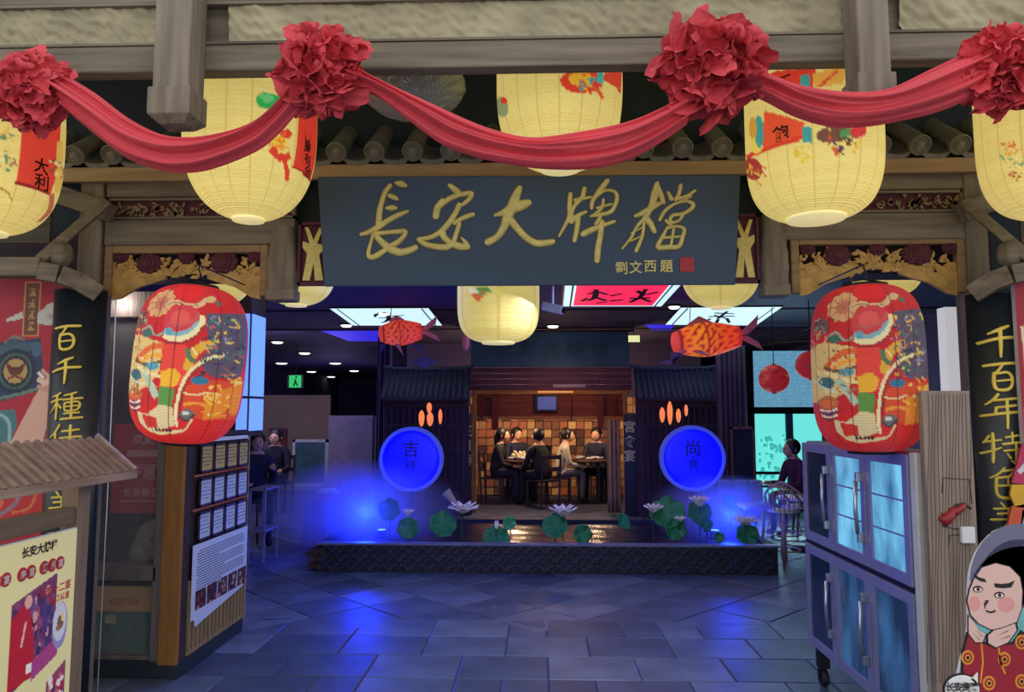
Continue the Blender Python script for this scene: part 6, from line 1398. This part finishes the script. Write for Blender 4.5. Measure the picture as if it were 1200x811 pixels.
# ------------------------------------------------------------------ rattan stools, armchair
RAT = plain('rattan', (176,142,112), .5, 0, .2, 20); SEATW = plain('woven_seat', (196,196,190), .6, 0, .15, 30)
def stool(x, y, z, w, rot, label, h=.62):
    t = thing('rattan_chair', (x, y, 0), label, 'chair', 'rattan chairs by the pond'); c, s_ = math.cos(rot), math.sin(rot)
    q = lambda a, e, z_: (x+a*c-e*s_, y+a*s_+e*c, z_)
    for i, (a, e) in enumerate(((-1,-1),(1,-1),(1,1),(-1,1))): B().tube([q(a*w*.5, e*w*.5, 0), q(a*w*.42, e*w*.42, h), ], .012, 7).obj('leg', RAT, t, True)
    b = B(); b.blob(q(0,0,h), (w*.5, w*.5, .025), 20, 6); b.obj('seat', SEATW, t, True)
    for zz_ in (.16, .32): B().tube([q(w*.47*math.cos(k*PI/8), w*.47*math.sin(k*PI/8), zz_) for k in range(17)], .008, 6).obj('hoop', RAT, t, True)
    B().tube([q(w*.55*math.cos(PI*.15+k*PI*1.05/10), w*.55*math.sin(PI*.15+k*PI*1.05/10), h+.05+.22*math.sin(k*PI/10)) for k in range(11)], .013, 7).obj('back_rim', RAT, t, True)
    for k in range(1, 10): a = PI*.15+k*PI*1.05/10; B().tube([q(w*.44*math.cos(a), w*.44*math.sin(a), h), q(w*.55*math.cos(a), w*.55*math.sin(a), h+.05+.22*math.sin(k*PI/10))], .006, 5).obj('back_cane', RAT, t, True)
    for k in range(4): a = PI/4+k*PI/2; B().tube([q(w*.47*math.cos(a-.5), w*.47*math.sin(a-.5), h-.05), q(w*.5*math.cos(a), w*.5*math.sin(a), .34)], .006, 5).obj('brace', RAT, t, True)
p = PZ(930, 668, 0); stool(p.x, p.y+.25, 0, .34, 2.0, 'tall rattan stool with curved back beyond the pond end', .56)
p = PZ(950, 668, 0); stool(p.x+.1, p.y+.6, 0, .36, 1.3, 'rattan stool half behind the steel cabinet', .56)
# pale high table top beside the seated person
p = P(930, 585, 8.9); t = thing('high_table', (p.x+.1, 8.9, 0), 'white-topped table before the person in dark clothes', 'table'); B().lathe([(0,0),(.33,0),(.34,.012),(.33,.024),(0,.024)], (p.x+.15, 8.9, p.z), 28).obj('table_top', WHITEP, t, True); B().lathe([(0,0),(.2,0),(.19,.02),(.02,.04),(.02,p.z),(0,p.z)], (p.x+.15, 8.9, 0), 16).obj('pedestal', BLACKM, t, True)
# grey armchair / bench right of disc
p = P(868, 590, 10.2); t = thing('armchair', (p.x, 10.2, 0), 'pale grey armchair with a dark window-like panel above, right of the 尚 disc', 'chair')
GC = plain('grey_fabric', (110,130,180), .8); z1_ = P(868, 562, 10.2).z
for k in range(3): B().box((p.x-.3+k*.2, 10.1, .4), (p.x-.12+k*.2, 10.2, z1_)).obj('back_cushion', GC, t, bevel=.03)
B().box((p.x-.32, 9.75, .28), (p.x+.3, 10.2, .42)).obj('seat', GC, t, bevel=.04)
for a in (-.3, .27):
    for y_ in (9.78, 10.15): B().box((p.x+a, y_, 0), (p.x+a+.03, y_+.03, .3)).obj('leg', BLACKM, t)
a0, a1 = P(856, 500, 10.8), P(886, 560, 10.8)
t = thing('framed_screen', ((a0.x+a1.x)/2, 10.8, 0), 'dark framed screen standing behind the pale grey armchair', 'screen'); b = B(); b.box((a0.x, 10.8, 0), (a0.x+.03, 10.84, a0.z)).box((a1.x-.03, 10.8, 0), (a1.x, 10.84, a0.z)).box((a0.x, 10.8, a0.z-.04), (a1.x, 10.84, a0.z)).box((a0.x, 10.8, .6), (a1.x, 10.84, .64)); b.obj('frame', wood('screen_wood', (110,84,84), 2), t); B().box((a0.x+.03, 10.82, .64), (a1.x-.03, 10.83, a0.z-.04)).obj('panel', plain('screen_panel', (40,44,70), .3), t)
# ------------------------------------------------------------------ people
SKIN = plain('skin', (206,156,128), .6, 0, .04)
def person(x, y, rz, seat, shirt, trousers, hair, label, pose='sit', lean=.12, grp='diners in the dining room', scale=1.0, arms=((.24,.36),(.24,.36)), long_hair=False):
    me = bpy.data.meshes.new('body'); S = scale
    if pose == 'sit':
        hip = seat+.09; P_ = {'pelvis':(0,0,hip),'chest':(0,-lean*.6,hip+.30),'neck':(0,-lean,hip+.47),'nk2':(0,-lean-.01,hip+.53),'head':(0,-lean-.03,hip+.64),
          'hl':(-.10,-.02,hip-.02),'kl':(-.13,-.42,hip+.0),'al':(-.13,-.40,.08),'fl':(-.13,-.52,.04),'hr':(.10,-.02,hip-.02),'kr':(.13,-.42,hip+.0),'ar':(.13,-.40,.08),'fr':(.13,-.52,.04)}
    else:
        hip = .88; P_ = {'pelvis':(0,0,hip),'chest':(0,-lean*.6,hip+.32),'neck':(0,-lean,hip+.52),'nk2':(0,-lean-.01,hip+.58),'head':(0,-lean-.03,hip+.70),
          'hl':(-.10,0,hip-.05),'kl':(-.11,-.03,.47),'al':(-.12,.02,.08),'fl':(-.13,-.11,.04),'hr':(.10,0,hip-.05),'kr':(.11,-.01,.47),'ar':(.12,.04,.08),'fr':(.13,-.09,.04)}
    sh = P_['neck'][2]-.05; ny = P_['neck'][1]
    for s_, n_ in ((-1,'l'),(1,'r')):
        P_['s'+n_] = (s_*.18, ny+.01, sh); fwd, low = arms[0 if s_ < 0 else 1]
        P_['e'+n_] = (s_*.23, ny-.07, sh-.27); P_['w'+n_] = (s_*.15, ny-.07-fwd, sh-low+.05); P_['h'+n_ + '2'] = (s_*.13, ny-.13-fwd, sh-low+.05)
    R_ = {'pelvis':.145,'chest':.15,'neck':.075,'nk2':.052,'head':.098,'hl':.10,'hr':.10,'kl':.068,'kr':.068,'al':.045,'ar':.045,'fl':.042,'fr':.042,'sl':.072,'sr':.072,'el':.048,'er':.048,'wl':.03,'wr':.03,'hl2':.036,'hr2':.036}
    E_ = [('pelvis','chest'),('chest','neck'),('neck','nk2'),('nk2','head'),('pelvis','hl'),('hl','kl'),('kl','al'),('al','fl'),('pelvis','hr'),('hr','kr'),('kr','ar'),('ar','fr'),('neck','sl'),('sl','el'),('el','wl'),('wl','hl2'),('neck','sr'),('sr','er'),('er','wr'),('wr','hr2')]
    names = list(P_); co, si = math.cos(rz), math.sin(rz)
    W_ = lambda p: ((p[0]*co-p[1]*si)*S, (p[0]*si+p[1]*co)*S, p[2]*S)
    me.from_pydata([W_(P_[n]) for n in names], [(names.index(a), names.index(b_)) for a, b_ in E_], [])
    tmp = bpy.data.objects.new('tmp', me); COL.objects.link(tmp); sk = tmp.modifiers.new('s', 'SKIN'); sb_ = tmp.modifiers.new('u', 'SUBSURF'); sb_.levels = 2; sb_.render_levels = 2
    for i, n_ in enumerate(names): me.skin_vertices[0].data[i].radius = (R_[n_]*S*(1.15 if n_ in ('pelvis','chest') else 1), R_[n_]*S*(.8 if n_ in ('pelvis','chest') else 1)); me.skin_vertices[0].data[i].use_root = (n_ == 'pelvis')
    dg = bpy.context.evaluated_depsgraph_get(); m2 = bpy.data.meshes.new_from_object(tmp.evaluated_get(dg)); bpy.data.objects.remove(tmp)
    m2.name = 'body'; 
    for m_ in (shirt, SKIN, trousers, BLACKM): m2.materials.append(m_)
    wr = [Vector(W_(P_[k])) for k in ('wl','wr','hl2','hr2')]
    for p in m2.polygons:
        c = p.center; z = c.z/S
        p.material_index = 0; p.use_smooth = True
        if z > P_['nk2'][2]-.03 or min((c-w).length for w in wr) < .07*S: p.material_index = 1
        elif z < .1: p.material_index = 3
        elif z < hip-.01 or (pose == 'sit' and z < hip+.06 and (c.xy.length > .2*S)): p.material_index = 2
    t = thing('person', (x, y, 0), label, 'person', grp)
    o = bpy.data.objects.new('body', m2); COL.objects.link(o); o.parent = t
    hc = Vector(W_(P_['head']))+Vector((x, y, 0)); fw = Vector((si*1.0, -co, 0))
    def q(a, f, z): return hc+Vector((a*co-(-f)*si, a*si+(-f)*co, z))*S
    b = B(); b.blob(q(0,-.02,.03), (.108*S,.115*S,.118*S), 16, 10)
    if long_hair: b.blob(q(0,-.07,-.08), (.09*S,.06*S,.15*S), 12, 8)
    b.obj('hair', hair, t, True)
    B().blob(q(0,.045,-.01), (.078*S,.075*S,.098*S), 14, 10).obj('face', SKIN, t, True)
    B().blob(q(0,.122,-.012), (.014*S,.016*S,.022*S), 8, 6).obj('nose', SKIN, t, True)
    for s_ in (-1, 1): B().blob(q(s_*.03,.112,.012), (.012*S,.008*S,.008*S), 8, 5).obj('eye', BLACKM, t, True); B().blob(q(s_*.098,.0,-.005), (.012*S,.02*S,.03*S), 8, 6).obj('ear', SKIN, t, True)
    B().blob(q(0,.112,-.05), (.024*S,.008*S,.007*S), 8, 5).obj('mouth', plain('lips', (150,80,76), .6), t, True)
    for s_, n_ in ((-1,'l'),(1,'r')):
        hp = Vector(W_(P_['h'+n_+'2']))+Vector((x, y, 0)); b = B()
        for k in range(4): off = (k-1.5)*.017; L_ = (.055,.065,.06,.048)[k]; b.tube([hp+Vector((off*co, off*si, 0))*S, hp+(Vector((off*co, off*si, -.006))+fw*L_)*S, hp+(Vector((off*co, off*si, -.03))+fw*(L_+.018))*S], .0085*S, 6)
        b.tube([hp+Vector((-s_*.03*co, -s_*.03*si, 0))*S, hp+(Vector((-s_*.045*co, -s_*.045*si, -.005))+fw*.03)*S], .009*S, 6); b.obj('fingers', SKIN, t, True)
    return t
BLK = plain('black_shirt', (26,28,40), .8); DKB = plain('dark_blue_cloth', (34,38,62), .8); CRM = plain('cream_shirt', (190,184,160), .8); HAIR = plain('black_hair', (18,16,18), .5); MAR = plain('maroon_shirt', (74,28,52), .8); GRY = plain('grey_shirt', (96,92,104), .8)
# tables in the dining room with diners
def dtable(x, y, r_, label):
    t = thing('dining_table', (x, y, 0), label, 'table', 'dining room tables'); B().lathe([(0,.72),(r_,.72),(r_,.75),(0,.75)], (x, y, 0), 28).obj('table_top', wood('table_wood', (96,66,52), 0), t, bevel=.004)
    for a in (45,135,225,315): B().box((x+r_*.7*math.cos(math.radians(a))-.02, y+r_*.7*math.sin(math.radians(a))-.02, 0), (x+r_*.7*math.cos(math.radians(a))+.02, y+r_*.7*math.sin(math.radians(a))+.02, .72)).obj('leg', DARKW, t)
    for k in range(5):
        a = k*1.3+x; px, py = x+r_*.6*math.cos(a), y+r_*.6*math.sin(a)
        tag(B().lathe([(0,0),(.03,0),(.07,.035),(.075,.05),(.06,.035),(0,.012)], (px, py, .751), 14).obj('bowl', WHITEP, None, True), 'small white bowl on the %s' % ('round table of the four diners' if 'flower' in label else 'round table next to the pale curtain'), 'bowl', 'bowls on the '+label)
def dchair(x, y, rz, label):
    t = thing('dining_chair', (x, y, 0), label, 'chair', 'dark dining chairs'); c, s_ = math.cos(rz), math.sin(rz); q = lambda a, e, z: Vector((x+a*c-e*s_, y+a*s_+e*c, z))
    for a, e in ((-1,-1),(1,-1)): B().beam(q(a*.19,e*.19,0), q(a*.19,e*.19,.43), .035, .035).obj('leg', DARKW, t)
    for a, e in ((-1,1),(1,1)): B().beam(q(a*.19,e*.19,0), q(a*.19,e*.24,.88), .035, .035).obj('leg', DARKW, t)
    B().beam(q(0,-.2,.44), q(0,.2,.44), .42, .03).obj('seat', DARKW, t)
    for z_ in (.84, .64): B().beam(q(-.19,.23,z_), q(.19,.23,z_), .02, .07).obj('back_rail', DARKW, t)
def at(u, v, y): return P(u, v, y)
xL = P(612, 560, 13.2).x; xR = P(690, 560, 13.3).x
dtable(xL, 13.35, .36, 'round table with bowls under the flower bowl'); dtable(xR, 13.4, .34, 'round table with bowls next to the pale curtain')
PE = [(P(586,540,13.3).x-.1, 13.3, PI/2*.9, BLK, DKB, 'person in black seated at the left end of the dining table', (), True),
      (P(602,540,14.0).x, 14.05, PI*.15+0, DKB, BLK, 'person in dark blue seated behind the left dining table', (), False),
      (P(631,540,12.8).x+.08, 12.75, -PI*.8, BLK, BLK, 'person in dark clothes seated with back turned at the left dining table', (), False),
      (P(655,540,13.3).x, 13.35, -PI/2*1.0+PI, CRM, GRY, 'person in a cream shirt seated between the two dining tables', (), False),
      (P(712,540,13.6).x-.14, 13.95, -.3, DKB, BLK, 'person in dark clothes seated behind the table beside the pale curtain', (), False)]
for x, y, rz, sh_, tr_, lb, _, lh in PE:
    dchair(x, y, rz, 'dark wooden chair under the '+lb.replace(' seated', '').split(' at ')[0].split(' behind')[0].split(' between')[0]); person(x, y, rz, .45, sh_, tr_, HAIR, lb, long_hair=lh)
# food on the left table (bright heap)
b = B(); r = random.Random(8)
for k in range(22): b.blob((xL+r.uniform(-.16,.16), 13.3+r.uniform(-.1,.1), .79+r.uniform(0,.10)), r.uniform(.025,.05), 7, 5)
ft = thing('flower_bowl', (xL, 13.3, .751), 'bowl heaped with pale food in the middle of the left dining table', 'food'); B().lathe([(0,0),(.08,0),(.2,.05),(.19,.06),(0,.03)], (xL, 13.3, .751), 18).obj('bowl', WHITEP, ft, True); b.obj('pale_food', plain('pale_food', (206,200,160), .7, emit=0), ft, True)['kind'] = 'stuff'
# person seated by the bright window, seen dark
pw_ = P(944, 520, 10.0); dchair(pw_.x, 10.0, -PI/2-.1+PI, 'dark chair under the person before the bright window') if 0 else None
px = P(940, 520, 9.9).x; hz = P(934, 517, 9.9).z
t = thing('bar_stool', (px, 9.9, 0), 'dark stool under the person in the dark red shirt', 'stool'); B().lathe([(0,.43),(.17,.43),(.18,.45),(.17,.47),(0,.47)], (px, 9.9, 0), 18).obj('seat', DARKW, t, True)
for a in range(4): B().tube([(px+.13*math.cos(a*PI/2+.7), 9.9+.13*math.sin(a*PI/2+.7), .43), (px+.18*math.cos(a*PI/2+.7), 9.9+.18*math.sin(a*PI/2+.7), 0)], .014, 6).obj('leg', DARKW, t)
pr_ = person(px, 9.9, -PI/2+.25, .47, MAR, BLK, HAIR, 'person in a dark red shirt seated looking down, before the bright window', lean=.14, grp='people in the hall', arms=((.26,.30),(.26,.30)), scale=max(.8, hz/1.31))
# two people at the left behind the trolley
pxl = P(299, 520, 9.2).x
t = thing('bar_stool', (pxl, 9.2, 0), 'dark stool under the person at the serving trolley', 'stool'); B().lathe([(0,.48),(.17,.48),(.18,.5),(.17,.52),(0,.52)], (pxl, 9.2, 0), 18).obj('seat', DARKW, t, True)
for a in range(4): B().tube([(pxl+.13*math.cos(a*PI/2+.7), 9.2+.13*math.sin(a*PI/2+.7), .48), (pxl+.18*math.cos(a*PI/2+.7), 9.2+.18*math.sin(a*PI/2+.7), 0)], .014, 6).obj('leg', DARKW, t)
person(pxl, 9.2, .5, .52, DKB, BLK, HAIR, 'person in dark blue seated behind the pale metal trolley', grp='people in the hall', arms=((.26,.3),(.3,.1)), long_hair=True, scale=.98)
pxr = P(326, 540, 12.2).x
dchair(pxr, 12.2, 0, 'dark chair under the dim person near the glass board'); person(pxr, 12.2, 0, .45, BLK, BLK, HAIR, 'dim person in black seated near the glass board', grp='people in the hall')
# ------------------------------------------------------------------ drifting mist over the pond
m = bpy.data.materials.new('mist'); m.use_nodes = True; nt = m.node_tree
for n_ in list(nt.nodes):
    if n_.type != 'OUTPUT_MATERIAL': nt.nodes.remove(n_)
ot = nt.nodes['Material Output']; vs_ = nt.nodes.new('ShaderNodeVolumeScatter'); vs_.inputs['Anisotropy'].default_value = .1; vs_.inputs['Color'].default_value = (.8,.86,1,1)
no = nt.nodes.new('ShaderNodeTexNoise'); no.inputs['Scale'].default_value = 1.6; tc = nt.nodes.new('ShaderNodeTexCoord'); nt.links.new(tc.outputs['Object'], no.inputs[0])
mr = nt.nodes.new('ShaderNodeMapRange'); mr.inputs[1].default_value = .3; mr.inputs[2].default_value = .72; mr.inputs[3].default_value = .5; mr.inputs[4].default_value = 1.6; nt.links.new(no.outputs[0], mr.inputs[0])
gr = nt.nodes.new('ShaderNodeTexGradient'); gr.gradient_type = 'SPHERICAL'; gm = nt.nodes.new('ShaderNodeMapping'); nt.links.new(tc.outputs['Generated'], gm.inputs[0]); gm.inputs['Location'].default_value = (-1,-1,-1); gm.inputs['Scale'].default_value = (2,2,2); nt.links.new(gm.outputs[0], gr.inputs[0])
mu = nt.nodes.new('ShaderNodeMath'); mu.operation = 'MULTIPLY'; nt.links.new(mr.outputs[0], mu.inputs[0]); nt.links.new(gr.outputs['Fac'], mu.inputs[1]); m4 = nt.nodes.new('ShaderNodeMath'); m4.operation = 'MULTIPLY'; m4.inputs[1].default_value = 2.2; nt.links.new(mu.outputs[0], m4.inputs[0]); nt.links.new(m4.outputs[0], vs_.inputs['Density']); nt.links.new(vs_.outputs[0], ot.inputs['Volume'])
for c_, r_, lb in (((-2.05, 8.45, .52), (1.25, 1.0, .56), 'blue-lit mist rising at the pond end next to the slatted counter'), ((2.05, 8.5, .5), (.85, .8, .42), 'blue-lit mist rising at the pond end next to the rattan stools')):
    b = B(); b.blob(c_, r_, 20, 12); tag(b.obj('mist', m, None), lb, 'mist', None, 'stuff')
